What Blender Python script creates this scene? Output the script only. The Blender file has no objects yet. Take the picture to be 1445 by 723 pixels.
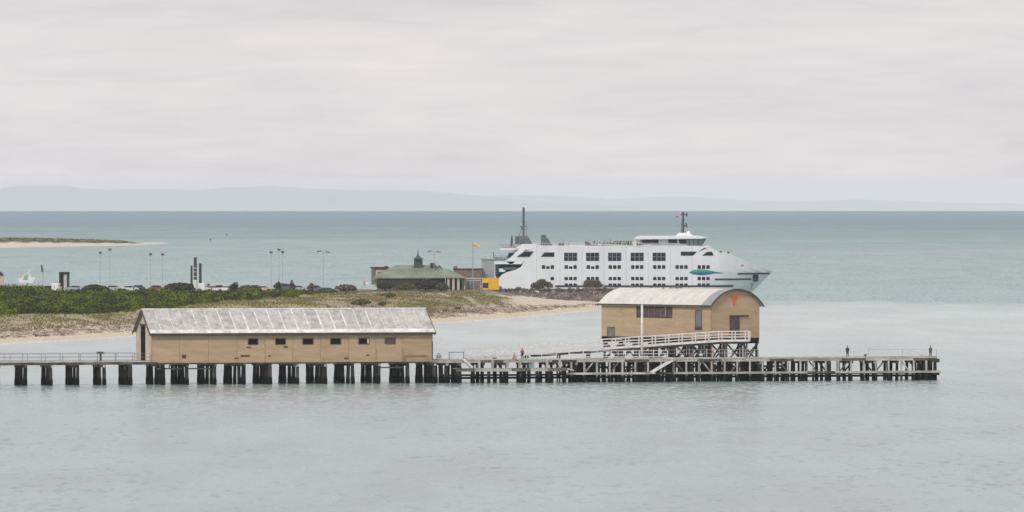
import bpy, bmesh, math, random
import numpy as np
from mathutils import Vector, noise
random.seed(7); rng = np.random.default_rng(7)
sc = bpy.context.scene; COL = sc.collection
# ------------------------------------------------------------------ camera, sky, sun
H = 32.0; RE = 6371000.0; F = 13500.0; CX = 722.5; YH = 298 - F*math.sqrt(2*H/RE)
cam = bpy.data.cameras.new('camera'); camo = bpy.data.objects.new('camera', cam); COL.objects.link(camo)
cam.sensor_width = 36; cam.lens = F/1445*36; cam.clip_start = 1; cam.clip_end = 300000
camo.location = (0, 0, H); camo.rotation_euler = (math.radians(90) - math.atan((361.5-YH)/F), 0, 0)
sc.camera = camo
sc.view_settings.view_transform = 'Standard'; sc.view_settings.look = 'None'
sc.cycles.volume_bounces = 3; sc.view_settings.exposure = .12; sc.view_settings.gamma = 1
SUN_EL, SUN_AZ = math.radians(37), math.radians(206)      # azimuth clockwise from +Y
world = bpy.data.worlds.new('World'); sc.world = world; world.use_nodes = True
nt = world.node_tree; N = nt.nodes; L = nt.links
for n in list(N): N.remove(n)
def nd(t, **kw):
    n = N.new(t)
    for k, v in kw.items(): setattr(n, k, v)
    return n
sky = nd('ShaderNodeTexSky', sky_type='NISHITA'); sky.sun_disc = False
sky.sun_elevation = SUN_EL; sky.sun_rotation = SUN_AZ
b1 = nd('ShaderNodeBackground'); b1.inputs[1].default_value = 0.1; L.new(sky.outputs[0], b1.inputs[0])
tc = nd('ShaderNodeTexCoord')
def cloud(scale, loc, sx, sz, detail=4, rough=.5, dist=0):
    mp = nd('ShaderNodeMapping'); mp.inputs['Scale'].default_value = (sx, sx, sz); mp.inputs['Location'].default_value = loc
    L.new(tc.outputs['Generated'], mp.inputs[0])
    ns = nd('ShaderNodeTexNoise'); ns.inputs['Scale'].default_value = scale; ns.inputs['Detail'].default_value = detail
    ns.inputs['Roughness'].default_value = rough; ns.inputs['Distortion'].default_value = dist
    L.new(mp.outputs[0], ns.inputs[0]); return ns
def ramp(stops, src):
    r = nd('ShaderNodeValToRGB'); e = r.color_ramp.elements
    while len(e) < len(stops): e.new(.5)
    for el, (p, c) in zip(e, stops): el.position = p; el.color = (*c, 1)
    L.new(src, r.inputs[0]); return r
n1 = cloud(1, (3.1, 0.7, 2.0), 26, 130, 5, .55, .3)
n2 = cloud(1, (9.1, 4.7, 1.0), 60, 420, 6, .6, .6)
n3 = cloud(1, (1.1, 8.3, 5.0), 9, 30, 3, .5)
r1 = ramp([(0.3, (.645, .622, .652)), (.45, (.70, .68, .697)), (.6, (.745, .722, .732)), (.8, (.785, .75, .748))], n1.outputs[0])
r2 = ramp([(0.34, (.94, .935, .955)), (.5, (.99, .985, .99)), (.66, (1.025, 1.015, 1.01))], n2.outputs[0])
r3 = ramp([(0.35, (.97, .975, .99)), (.65, (1.03, 1.01, 1.0))], n3.outputs[0])
m1 = nd('ShaderNodeMix', data_type='RGBA', blend_type='MULTIPLY'); m1.inputs[0].default_value = 1
L.new(r1.outputs[0], m1.inputs[6]); L.new(r2.outputs[0], m1.inputs[7])
m2 = nd('ShaderNodeMix', data_type='RGBA', blend_type='MULTIPLY'); m2.inputs[0].default_value = 1
L.new(m1.outputs[2], m2.inputs[6]); L.new(r3.outputs[0], m2.inputs[7])
b2 = nd('ShaderNodeBackground'); b2.inputs[1].default_value = .98; L.new(m2.outputs[2], b2.inputs[0])
mx = nd('ShaderNodeMixShader'); mx.inputs[0].default_value = .94
L.new(b1.outputs[0], mx.inputs[1]); L.new(b2.outputs[0], mx.inputs[2])
wo = nd('ShaderNodeOutputWorld'); L.new(mx.outputs[0], wo.inputs[0])
sl = bpy.data.lights.new('sun', 'SUN'); sl.energy = 1.5; sl.angle = math.radians(11); sl.color = (1, .96, .9)
so = bpy.data.objects.new('sun', sl); COL.objects.link(so)
sdir = Vector((math.sin(SUN_AZ)*math.cos(SUN_EL), math.cos(SUN_AZ)*math.cos(SUN_EL), math.sin(SUN_EL)))
so.rotation_euler = sdir.to_track_quat('Z', 'Y').to_euler(); so.location = (0, 0, 200)

# ------------------------------------------------------------------ helpers
def drop(d): return d*d/(2*RE)
def dist(py, z):                       # distance at which local height z is seen at picture row py
    d = 2000.0
    for _ in range(30): d = (H - z + drop(d))*F/(py-YH)
    return d
def zat(py, d): return H - (py-YH)/F*d + drop(d)
def W(px, d, z): return Vector(((px-CX)/F*d, d, z-drop(d)))
def tag(o, label=None, cat=None, group=None, kind=None):
    if label: o['label'] = label
    if cat: o['category'] = cat
    if group: o['group'] = group
    if kind: o['kind'] = kind
    return o
def empty(name, loc, label, cat, group=None, rz=0):
    o = bpy.data.objects.new(name, None); COL.objects.link(o); o.location = loc; o.rotation_euler = (0, 0, rz)
    o.empty_display_size = .5
    return tag(o, label, cat, group)
class MB:
    """collects shapes in the coordinates of the thing they belong to"""
    def __init__(s): s.v = []; s.f = []
    def add(s, vs, fs):
        n = len(s.v); s.v += [tuple(v) for v in vs]; s.f += [tuple(i+n for i in f) for f in fs]; return s
    def hexa(s, p):  # 8 points bottom 4 ccw, top 4 ccw
        return s.add(p, [(3, 2, 1, 0), (4, 5, 6, 7), (0, 1, 5, 4), (1, 2, 6, 5), (2, 3, 7, 6), (3, 0, 4, 7)])
    def box(s, x0, x1, y0, y1, z0, z1):
        return s.hexa([(x0, y0, z0), (x1, y0, z0), (x1, y1, z0), (x0, y1, z0), (x0, y0, z1), (x1, y0, z1), (x1, y1, z1), (x0, y1, z1)])
    def bar(s, a, b, w, h=None):     # square bar from a to b
        a = Vector(a); b = Vector(b); h = h or w; d = (b-a).normalized()
        up = Vector((0, 0, 1)) if abs(d.z) < .95 else Vector((1, 0, 0))
        r = d.cross(up).normalized()*w/2; u = r.cross(d).normalized()*h/2
        q = [a-r-u, a+r-u, a+r+u, a-r+u, b-r-u, b+r-u, b+r+u, b-r+u]
        return s.add(q, [(0, 1, 2, 3), (7, 6, 5, 4), (4, 5, 1, 0), (5, 6, 2, 1), (6, 7, 3, 2), (7, 4, 0, 3)])
    def rod(s, a, b, r0, r1=None, n=8):
        a = Vector(a); b = Vector(b); r1 = r0 if r1 is None else r1; d = (b-a).normalized()
        up = Vector((0, 0, 1)) if abs(d.z) < .95 else Vector((1, 0, 0))
        x = d.cross(up).normalized(); y = x.cross(d)
        vs = [p + (x*math.cos(t)+y*math.sin(t))*r for p, r in ((a, r0), (b, r1)) for t in [2*math.pi*i/n for i in range(n)]]
        fs = [(i, (i+1) % n, n+(i+1) % n, n+i) for i in range(n)] + [tuple(range(n))[::-1], tuple(range(n, 2*n))]
        return s.add(vs, fs)
    def prism(s, poly, y0, y1):      # poly in x,z extruded along y
        n = len(poly)
        vs = [(x, y0, z) for x, z in poly] + [(x, y1, z) for x, z in poly]
        return s.add(vs, [tuple(range(n)), tuple(range(n, 2*n))[::-1]] + [(i, n+i, n+(i+1) % n, (i+1) % n) for i in range(n)])
    def mesh(s, name, m, smooth=False):
        me = bpy.data.meshes.new(name); me.from_pydata(s.v, [], s.f)
        bm = bmesh.new(); bm.from_mesh(me); bmesh.ops.recalc_face_normals(bm, faces=bm.faces); bm.to_mesh(me); bm.free()
        if m: me.materials.append(m)
        if smooth: me.polygons.foreach_set('use_smooth', [True]*len(me.polygons))
        return me
    def build(s, name, m, parent=None, smooth=False, loc=None):
        o = bpy.data.objects.new(name, s.mesh(name, m, smooth)); COL.objects.link(o)
        if parent: o.parent = parent
        if loc is not None: o.location = loc
        return o
def link(name, me, parent, loc=(0, 0, 0), rot=(0, 0, 0), scale=(1, 1, 1)):
    o = bpy.data.objects.new(name, me); COL.objects.link(o); o.parent = parent
    o.location = loc; o.rotation_euler = rot; o.scale = scale; return o
def npmesh(name, verts, faces, m, smooth=False):
    me = bpy.data.meshes.new(name); nv = len(verts); nf, k = faces.shape
    me.vertices.add(nv); me.vertices.foreach_set('co', np.asarray(verts, np.float32).ravel())
    me.loops.add(nf*k); me.loops.foreach_set('vertex_index', faces.astype(np.int32).ravel())
    me.polygons.add(nf); me.polygons.foreach_set('loop_start', np.arange(nf, dtype=np.int32)*k)
    me.update(calc_edges=True)
    if smooth: me.polygons.foreach_set('use_smooth', np.ones(nf, bool))
    me.materials.append(m); return me
def copy_tree(o, parent=None):
    c = o.copy(); COL.objects.link(c)
    if parent: c.parent = parent
    for ch in list(o.children): copy_tree(ch, c)
    return c

# ------------------------------------------------------------------ materials
MATS = {}
def mat(name, c, rough=.7, var=.15, scale=1.0, c2=None, stretch=(1, 1, 1), bump=0, spec=.3, rnd=.0, metal=0, tide=None, attr=None, detail=6):
    if name in MATS: return MATS[name]
    m = bpy.data.materials.new(name); m.use_nodes = True; t = m.node_tree; n = t.nodes; l = t.links
    p = n['Principled BSDF']; p.inputs['Roughness'].default_value = rough; p.inputs['Specular IOR Level'].default_value = spec
    p.inputs['Metallic'].default_value = metal
    tcn = n.new('ShaderNodeTexCoord'); mp = n.new('ShaderNodeMapping'); mp.inputs['Scale'].default_value = stretch
    if rnd:
        oi = n.new('ShaderNodeObjectInfo'); cb = n.new('ShaderNodeCombineXYZ'); ml = n.new('ShaderNodeMath'); ml.operation = 'MULTIPLY'; ml.inputs[1].default_value = 37
        l.new(oi.outputs['Random'], ml.inputs[0]); l.new(ml.outputs[0], cb.inputs[0]); l.new(cb.outputs[0], mp.inputs['Location'])
    l.new(tcn.outputs['Object'], mp.inputs[0])
    ns = n.new('ShaderNodeTexNoise'); ns.inputs['Scale'].default_value = scale; ns.inputs['Detail'].default_value = detail; ns.inputs['Roughness'].default_value = .65
    l.new(mp.outputs[0], ns.inputs[0])
    mxn = n.new('ShaderNodeMix'); mxn.data_type = 'RGBA'
    lo = tuple(x*(1-var) for x in c); hi = tuple(min(1, x*(1+var)) for x in (c2 or c))
    mr = n.new('ShaderNodeMapRange'); mr.inputs[1].default_value = .33; mr.inputs[2].default_value = .67
    l.new(ns.outputs[0], mr.inputs[0]); l.new(mr.outputs[0], mxn.inputs[0])
    mxn.inputs[6].default_value = (*lo, 1); mxn.inputs[7].default_value = (*hi, 1)
    out = mxn.outputs[2]
    if attr:
        at = n.new('ShaderNodeAttribute'); at.attribute_name = attr
        mm = n.new('ShaderNodeMix'); mm.data_type = 'RGBA'; mm.blend_type = 'MULTIPLY'; mm.inputs[0].default_value = 1
        l.new(out, mm.inputs[6]); l.new(at.outputs['Color'], mm.inputs[7]); out = mm.outputs[2]
    if rnd:
        hs = n.new('ShaderNodeHueSaturation'); r2_ = n.new('ShaderNodeMapRange')
        r2_.inputs[3].default_value = 1-rnd; r2_.inputs[4].default_value = 1+rnd
        l.new(oi.outputs['Random'], r2_.inputs[0]); l.new(r2_.outputs[0], hs.inputs['Value']); l.new(out, hs.inputs['Color']); out = hs.outputs[0]
    if tide:   # weed and wet timber below the tide mark
        zc, tcol = tide
        gp = n.new('ShaderNodeNewGeometry'); sp = n.new('ShaderNodeSeparateXYZ'); l.new(gp.outputs['Position'], sp.inputs[0])
        ad = n.new('ShaderNodeMath'); ad.operation = 'MULTIPLY_ADD'; l.new(ns.outputs[0], ad.inputs[0]); ad.inputs[1].default_value = 1.6; l.new(sp.outputs[2], ad.inputs[2])
        mr2 = n.new('ShaderNodeMapRange'); mr2.inputs[1].default_value = zc+.65; mr2.inputs[2].default_value = zc+.95
        l.new(ad.outputs[0], mr2.inputs[0]); m3 = n.new('ShaderNodeMix'); m3.data_type = 'RGBA'
        l.new(mr2.outputs[0], m3.inputs[0]); m3.inputs[6].default_value = (*tcol, 1); l.new(out, m3.inputs[7]); out = m3.outputs[2]
    l.new(out, p.inputs['Base Color'])
    if bump:
        bp = n.new('ShaderNodeBump'); bp.inputs['Strength'].default_value = bump; bp.inputs['Distance'].default_value = .05
        l.new(ns.outputs[0], bp.inputs['Height']); l.new(bp.outputs[0], p.inputs['Normal'])
    MATS[name] = m; return m
TIDE = (1.0, (.006, .010, .008))
M_pile = mat('pile_timber', (.018, .016, .015), .9, .5, 1.5, (.06, .052, .044), (1, 1, .3), .4, rnd=.5, tide=TIDE, spec=.04)
M_palepile = mat('weathered_post', (.36, .35, .31), .8, .25, 1.5, (.46, .44, .39), (1, 1, .3), .4, rnd=.18, tide=TIDE)
M_beam = mat('dark_beam', (.05, .045, .04), .8, .5, 1.2, (.13, .115, .095), (.3, 1, 1), .4, rnd=.25)
M_palebeam = mat('weathered_beam', (.36, .34, .30), .8, .3, 1.0, (.5, .47, .42), (.3, 1, 1), .4, rnd=.1)
M_deck = mat('deck_planks', (.40, .375, .345), .85, .25, 1.2, (.56, .53, .5), (1, .2, 1), .3)
M_white = mat('white_paint', (.66, .65, .63), .6, .12, 2.0, (.76, .75, .73), rnd=.06)
M_galv = mat('galvanised_rail', (.25, .255, .25), .5, .2, 3)
M_wall = mat('tan_weatherboard', (.46, .33, .208), .75, .09, .7, (.515, .375, .24), (.25, .25, 1.6), .1, rnd=.035)
M_walltrim = mat('tan_trim', (.36, .25, .15), .75, .2, 1.5, (.42, .3, .18))
M_wallpale = mat('pale_cream_board', (.52, .42, .32), .8, .22, 1.2, (.66, .56, .46), (1, 1, .3))  # paler cream for the left gable, sliding door and loose board
M_dark = mat('dark_opening', (.008, .008, .01), .8, .3, 1, spec=.05)
M_brown = mat('dark_brown_paint', (.06, .04, .038), .6, .25, 1.5, (.09, .06, .055))
M_maroon = mat('maroon_door', (.085, .05, .058), .6, .25, 1.5, (.13, .08, .09))
M_winframe = mat('window_frame', (.16, .12, .1), .6, .2, 2)
M_glassg = mat('old_window_glass', (.16, .17, .17), .25, .2, 1, spec=.5)
M_roofc = mat('cream_roof', (.66, .63, .57), .6, .09, .5, (.74, .71, .65), (1, 1, 1), .05, rnd=.02)
M_roofg = mat('grey_roof_sheet', (.30, .305, .33), .5, .1, .6, (.36, .365, .385))
M_orange = mat('orange_paint', (.75, .13, .04), .5, .1, 2)
M_hull = mat('ferry_white', (.73, .725, .745), .4, .05, .25, (.765, .76, .77), (1, 1, .3), spec=.5)
M_hull2 = mat('ferry_bright_white', (.82, .82, .83), .35, .04, .4, spec=.5)
M_glass = mat('ferry_glass', (.01, .012, .018), .3, .3, .6, (.03, .035, .05), spec=.15, rnd=.3)
M_tint = mat('tinted_bridge_glass', (.10, .15, .145), .1, .2, .3, (.2, .28, .27), spec=.6)
M_navy = mat('navy_stripe', (.03, .042, .065), .6, .15, 1)
M_steel = mat('grey_green_steel', (.055, .08, .085), .6, .3, .8, (.10, .13, .135))
M_mull = mat('window_mullion', (.27, .28, .3), .5, .1, 1)
M_dsteel = mat('dark_steel', (.05, .055, .06), .5, .3, 2)
M_red = mat('faded_red', (.5, .12, .1), .6, .2, 2)
M_greenroof = mat('green_roof', (.19, .225, .165), .7, .14, .25, (.245, .28, .21), (1, 1, 1))
M_greend = mat('dark_green_paint', (.05, .085, .07), .6, .2, 1)
M_brick = mat('brown_brick', (.16, .12, .105), .85, .25, 2, (.22, .17, .145))
M_stonew = mat('pale_render', (.5, .47, .43), .8, .12, 1)
M_yellow = mat('yellow_paint', (.78, .47, .03), .5, .1, .8)
M_greyshed = mat('grey_cladding', (.40, .41, .42), .6, .08, .7)
M_sock = mat('windsock_cloth', (.80, .55, .2), .8, .1, 2)
M_rubber = mat('rubber', (.02, .02, .02), .8, .1, 2)
M_rock = mat('breakwater_rock', (.09, .073, .068), .9, .4, .8, (.23, .19, .175), (1, 1, 1), .6, rnd=.35)
M_bark = mat('bark', (.09, .07, .055), .9, .3, 3)

# long roof: weathered sheet with pale streaks along the sheet laps
def roof_mat():
    m = mat('weathered_roof', (.40, .38, .355), .75, .16, 1.1, (.54, .52, .49), (1, 1, 1), .2, rnd=.10)
    t = m.node_tree; n = t.nodes; l = t.links; p = n['Principled BSDF']
    src = p.inputs['Base Color'].links[0].from_socket
    tc_ = n.new('ShaderNodeTexCoord'); mp = n.new('ShaderNodeMapping'); mp.inputs['Scale'].default_value = (.8, .8, .35)
    oi = n.new('ShaderNodeObjectInfo'); vm = n.new('ShaderNodeVectorMath'); vm.operation = 'MULTIPLY'
    gp = n.new('ShaderNodeNewGeometry'); l.new(gp.outputs['Position'], mp.inputs[0])
    ns = n.new('ShaderNodeTexNoise'); ns.inputs['Scale'].default_value = 1.0; ns.inputs['Detail'].default_value = 7; ns.inputs['Roughness'].default_value = .75
    l.new(mp.outputs[0], ns.inputs[0])
    r = n.new('ShaderNodeMapRange'); r.inputs[1].default_value = .50; r.inputs[2].default_value = .62; r.inputs[4].default_value = .6
    l.new(ns.outputs[0], r.inputs[0]); mx_ = n.new('ShaderNodeMix'); mx_.data_type = 'RGBA'
    l.new(r.outputs[0], mx_.inputs[0]); l.new(src, mx_.inputs[6]); mx_.inputs[7].default_value = (.74, .71, .68, 1)
    l.new(mx_.outputs[2], p.inputs['Base Color']); return m
M_roofw = roof_mat()
M_lap = mat('bleached_lap', (.72, .69, .66), .8, .25, .9, (.82, .8, .78), (1, 1, .6))

# ------------------------------------------------------------------ sea (one sheet following the earth's curve)
def sea_material():
    m = bpy.data.materials.new('sea_water'); m.use_nodes = True; t = m.node_tree; n = t.nodes; l = t.links
    p = n['Principled BSDF']
    g = n.new('ShaderNodeNewGeometry'); sp = n.new('ShaderNodeSeparateXYZ'); l.new(g.outputs['Position'], sp.inputs[0])
    def noise_(scale, st, detail=4, rough=.55):
        mp = n.new('ShaderNodeMapping'); mp.inputs['Scale'].default_value = st; l.new(g.outputs['Position'], mp.inputs[0])
        ns = n.new('ShaderNodeTexNoise'); ns.inputs['Scale'].default_value = scale; ns.inputs['Detail'].default_value = detail; ns.inputs['Roughness'].default_value = rough
        l.new(mp.outputs[0], ns.inputs[0]); return ns
    def math_(op, a, b, c=None):
        x = n.new('ShaderNodeMath'); x.operation = op
        for i, v in enumerate((a, b, c)):
            if v is None: continue
            if isinstance(v, (int, float)): x.inputs[i].default_value = v
            else: l.new(v, x.inputs[i])
        return x.outputs[0]
    # seabed / depth colour, banded by distance from the shore with ragged edges
    big = noise_(.018, (1, .35, 1), 5, .6); far = noise_(.0016, (1.6, 1, 1), 5, .65)
    dsc = math_('MULTIPLY_ADD', math_('SUBTRACT', big.outputs[0], .5), 260, sp.outputs[1])
    dsc = math_('ADD', dsc, math_('MULTIPLY', math_('MULTIPLY', math_('SUBTRACT', far.outputs[0], .5), 1.3), math_('MAXIMUM', math_('SUBTRACT', sp.outputs[1], 2700), 0)))
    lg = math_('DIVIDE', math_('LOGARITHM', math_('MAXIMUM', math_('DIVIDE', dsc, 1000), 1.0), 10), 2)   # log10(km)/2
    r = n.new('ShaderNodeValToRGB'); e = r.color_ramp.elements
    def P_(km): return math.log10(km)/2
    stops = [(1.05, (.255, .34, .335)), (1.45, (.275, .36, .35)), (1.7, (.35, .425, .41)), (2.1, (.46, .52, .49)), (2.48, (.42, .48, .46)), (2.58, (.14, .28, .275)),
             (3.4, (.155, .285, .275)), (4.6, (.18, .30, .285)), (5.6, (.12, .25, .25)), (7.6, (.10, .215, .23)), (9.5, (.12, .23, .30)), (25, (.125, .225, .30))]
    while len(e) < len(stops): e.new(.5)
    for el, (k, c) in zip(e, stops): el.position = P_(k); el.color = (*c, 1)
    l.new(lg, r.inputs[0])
    # weed and sand patches on the bed
    pt = noise_(.05, (1, .16, 1), 6, .6)
    cr = n.new('ShaderNodeValToRGB'); ce = cr.color_ramp.elements; ce.new(.5)
    for el, (q_, c_) in zip(ce, ((.33, (.86, .83, .87)), (.5, (.99, 1.01, 1.0)), (.68, (1.10, 1.19, 1.16)))): el.position = q_; el.color = (*c_, 1)
    l.new(pt.outputs[0], cr.inputs[0])
    vm = n.new('ShaderNodeVectorMath'); vm.operation = 'MULTIPLY'; l.new(r.outputs[0], vm.inputs[0]); l.new(cr.outputs[0], vm.inputs[1])
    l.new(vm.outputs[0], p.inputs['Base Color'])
    # ripples: facets tilted by chop, waves and patches of breeze
    w1 = noise_(.8, (1, .16, 1), 4, .65); w2 = noise_(.16, (1, .35, 1), 4, .6); w3 = noise_(.03, (1, .1, 1), 4, .6)
    mr3 = n.new('ShaderNodeMapRange'); mr3.inputs[1].default_value = .35; mr3.inputs[2].default_value = .65; mr3.inputs[3].default_value = .24; mr3.inputs[4].default_value = .58
    l.new(w3.outputs[0], mr3.inputs[0])
    # open water beyond the lee of the point is choppier
    op = n.new('ShaderNodeMapRange'); op.inputs[1].default_value = 2430; op.inputs[2].default_value = 2560; op.inputs[3].default_value = 1; op.inputs[4].default_value = 2.0
    l.new(dsc, op.inputs[0])
    def vmath(op, a, b):
        x = n.new('ShaderNodeVectorMath'); x.operation = op
        for i, v in enumerate((a, b)):
            if isinstance(v, tuple): x.inputs[i].default_value = v
            elif v is not None: l.new(v, x.inputs[i])
        return x
    a1 = vmath('MULTIPLY', vmath('SUBTRACT', w1.outputs[1], (.5, .5, .5)).outputs[0], (2.0, 2.0, 0)).outputs[0]
    a2 = vmath('MULTIPLY', vmath('SUBTRACT', w2.outputs[1], (.5, .5, .5)).outputs[0], (.7, .7, 0)).outputs[0]
    sc_ = n.new('ShaderNodeVectorMath'); sc_.operation = 'SCALE'; l.new(vmath('ADD', a1, a2).outputs[0], sc_.inputs[0]); op2 = n.new('ShaderNodeMapRange'); op2.inputs[1].default_value = 5000; op2.inputs[2].default_value = 13000; op2.inputs[3].default_value = 1; op2.inputs[4].default_value = 1.4
    l.new(sp.outputs[1], op2.inputs[0])
    l.new(math_('MULTIPLY', math_('MULTIPLY', mr3.outputs[0], op.outputs[0]), op2.outputs[0]), sc_.inputs['Scale'])
    nn = vmath('NORMALIZE', vmath('ADD', sc_.outputs[0], (0, 0, 1)).outputs[0], None).outputs[0]
    l.new(nn, p.inputs['Normal'])
    rg = n.new('ShaderNodeMapRange'); rg.inputs[1].default_value = 2450; rg.inputs[2].default_value = 9000; rg.inputs[3].default_value = .21; rg.inputs[4].default_value = .42
    l.new(dsc, rg.inputs[0]); l.new(rg.outputs[0], p.inputs['Roughness']); p.inputs['IOR'].default_value = 1.33
    return m
def make_sea():
    rr = [0, 400, 900]; x = 1200
    while x < 6000: rr.append(x); x += 100
    while x < 132000: rr.append(x); x *= 1.03
    rr = np.array(rr, float); A = 360; a = np.arange(A)*2*np.pi/A
    R, T = np.meshgrid(rr[1:], a, indexing='ij')
    v = np.stack([R*np.cos(T), R*np.sin(T), -R*R/(2*RE)], -1).reshape(-1, 3)
    n = len(rr)-1; i, j = np.meshgrid(np.arange(n-1), np.arange(A), indexing='ij'); j2 = (j+1) % A
    f = np.stack([i*A+j, (i+1)*A+j, (i+1)*A+j2, i*A+j2], -1).reshape(-1, 4)
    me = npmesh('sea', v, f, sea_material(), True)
    o = bpy.data.objects.new('sea', me); COL.objects.link(o); tag(o, kind='structure')
    # the middle
    bm = bmesh.new(); bm.from_mesh(me); bm.verts.ensure_lookup_table(); bm.faces.new([bm.verts[k] for k in range(A)]); bm.to_mesh(me); bm.free()
make_sea()

# ------------------------------------------------------------------ far hills
def interp(pts, x): return float(np.interp(x, [p[0] for p in pts], [p[1] for p in pts]))
def make_hills(name, d, prof, depth, mm, seed):
    n = 420; xs = np.linspace(-700, 2200, n); rows = []
    for k, fr in enumerate((0, .25, .5, .75, 1, 1.5)):
        dd = d + depth*fr - depth; row = []
        for px in xs:
            y = interp(prof, px) + 1.3*noise.noise(Vector((px*.03, seed, fr))) + .7*noise.noise(Vector((px*.11, seed, fr*2)))
            top = zat(y, d); s = math.sin(min(fr, 1)*math.pi/2) if fr <= 1 else .3
            z = max(top*s + 18*noise.noise(Vector((px*.05, fr*3, seed+4)))*(1 if fr < 1 else 0), -5) if fr > 0 else -5
            row.append(W(px, dd, z))
        rows.append(row)
    v = np.array([list(p) for r in rows for p in r]); R = len(rows)
    i, j = np.meshgrid(np.arange(R-1), np.arange(n-1), indexing='ij')
    f = np.stack([i*n+j, i*n+j+1, (i+1)*n+j+1, (i+1)*n+j], -1).reshape(-1, 4)
    o = bpy.data.objects.new(name, npmesh(name, v, f, mm, True)); COL.objects.link(o); tag(o, kind='structure')
M_hill = mat('hazed_hill', (.09, .15, .16), .9, .2, .0006, (.12, .18, .18))  # haze put into the colour, lighter and bluer than the woods
make_hills('hills', 105000, [(-700, 282), (-200, 276), (-40, 270), (0, 266.5), (22, 263), (60, 262), (100, 263), (118, 266), (150, 268), (210, 267), (280, 268.5), (318, 265), (345, 264), (375, 263), (415, 263.5), (430, 266), (480, 268), (520, 268), (600, 269), (630, 272), (700, 279), (760, 284), (830, 289), (900, 293), (1000, 301), (2200, 308)], 4000, M_hill, 1)
make_hills('hills', 122000, [(-700, 290), (0, 284), (500, 280), (700, 276), (745, 275.5), (800, 277), (860, 282), (910, 279), (960, 277), (1000, 280), (1060, 283), (1120, 284), (1200, 282), (1260, 283), (1330, 286), (1445, 288), (2200, 292)], 4000, M_hill, 9)

# ------------------------------------------------------------------ land: beach, dunes, car park
WL = [(-120, 493), (0, 487), (100, 481.5), (200, 475), (300, 470), (450, 464), (560, 460), (620, 457.5), (700, 452), (760, 446.5), (845, 438.5), (900, 432), (960, 424)]
WLx = np.array([p[0] for p in WL], float); WLd = np.array([dist(p[1], 0) for p in WL])
def fbm(x, y, s, seed=0, o=4): return noise.fractal(Vector((x*s, y*s, seed)), 1.0, 2.0, o)
def dw(t): return float(np.interp(t, WLx, WLd))
def plate(t): return float(np.interp(t, [0, 450, 690, 745, 800, 960], [3.7, 3.9, 3.9, 2.6, 1.7, 1.2]))
def rlf(t): return float(np.interp(t, [0, 450, 620, 720, 800, 960], [125, 125, 150, 135, 90, 60]))
def sst(x): x = min(max(x, 0), 1); return x*x*(3-2*x)
def gz(t, d):
    w = dw(t); x = (t-CX)/F*d
    h = -.9 + .9*min((d-w+25)/25, 1) if d < w else 0
    if d >= w:
        q = (d-w); pl = plate(t); rl = rlf(t)
        h = .35*min(q/20, 1) + (pl-.35)*sst((q-12)/rl)
        h += (fbm(x, d*.4, .06, 3)*.55 + fbm(x, d*.5, .3, 5)*.12)*sst((q-25)/60)*(1 if t < 720 else .35)
    e = float(np.interp(t, [0, 690, 780, 900, 960, 1000], [2520, 2515, 2500, 2485, 2460, 2400]))
    if d > e: h = max(h - (d-e)*.35, -1.2)
    if t > 955: h -= (t-955)*.1
    return max(h, -1.2)
def scrub_lo(t): return dist(float(np.interp(t, [-120, 0, 100, 200, 270, 330, 400, 440, 480], [446, 443, 441, 437, 430, 424, 419, 416, 408])), 4.0)
SCRUB_HI = 2438
def inscrub(t, d):
    x = (t-CX)/F*d; j = fbm(x, d*.25, .12, 11)*22 + fbm(x, d*.3, .5, 2)*8
    return d > scrub_lo(t)+j and d < SCRUB_HI+j*.3 and t < 478
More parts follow.
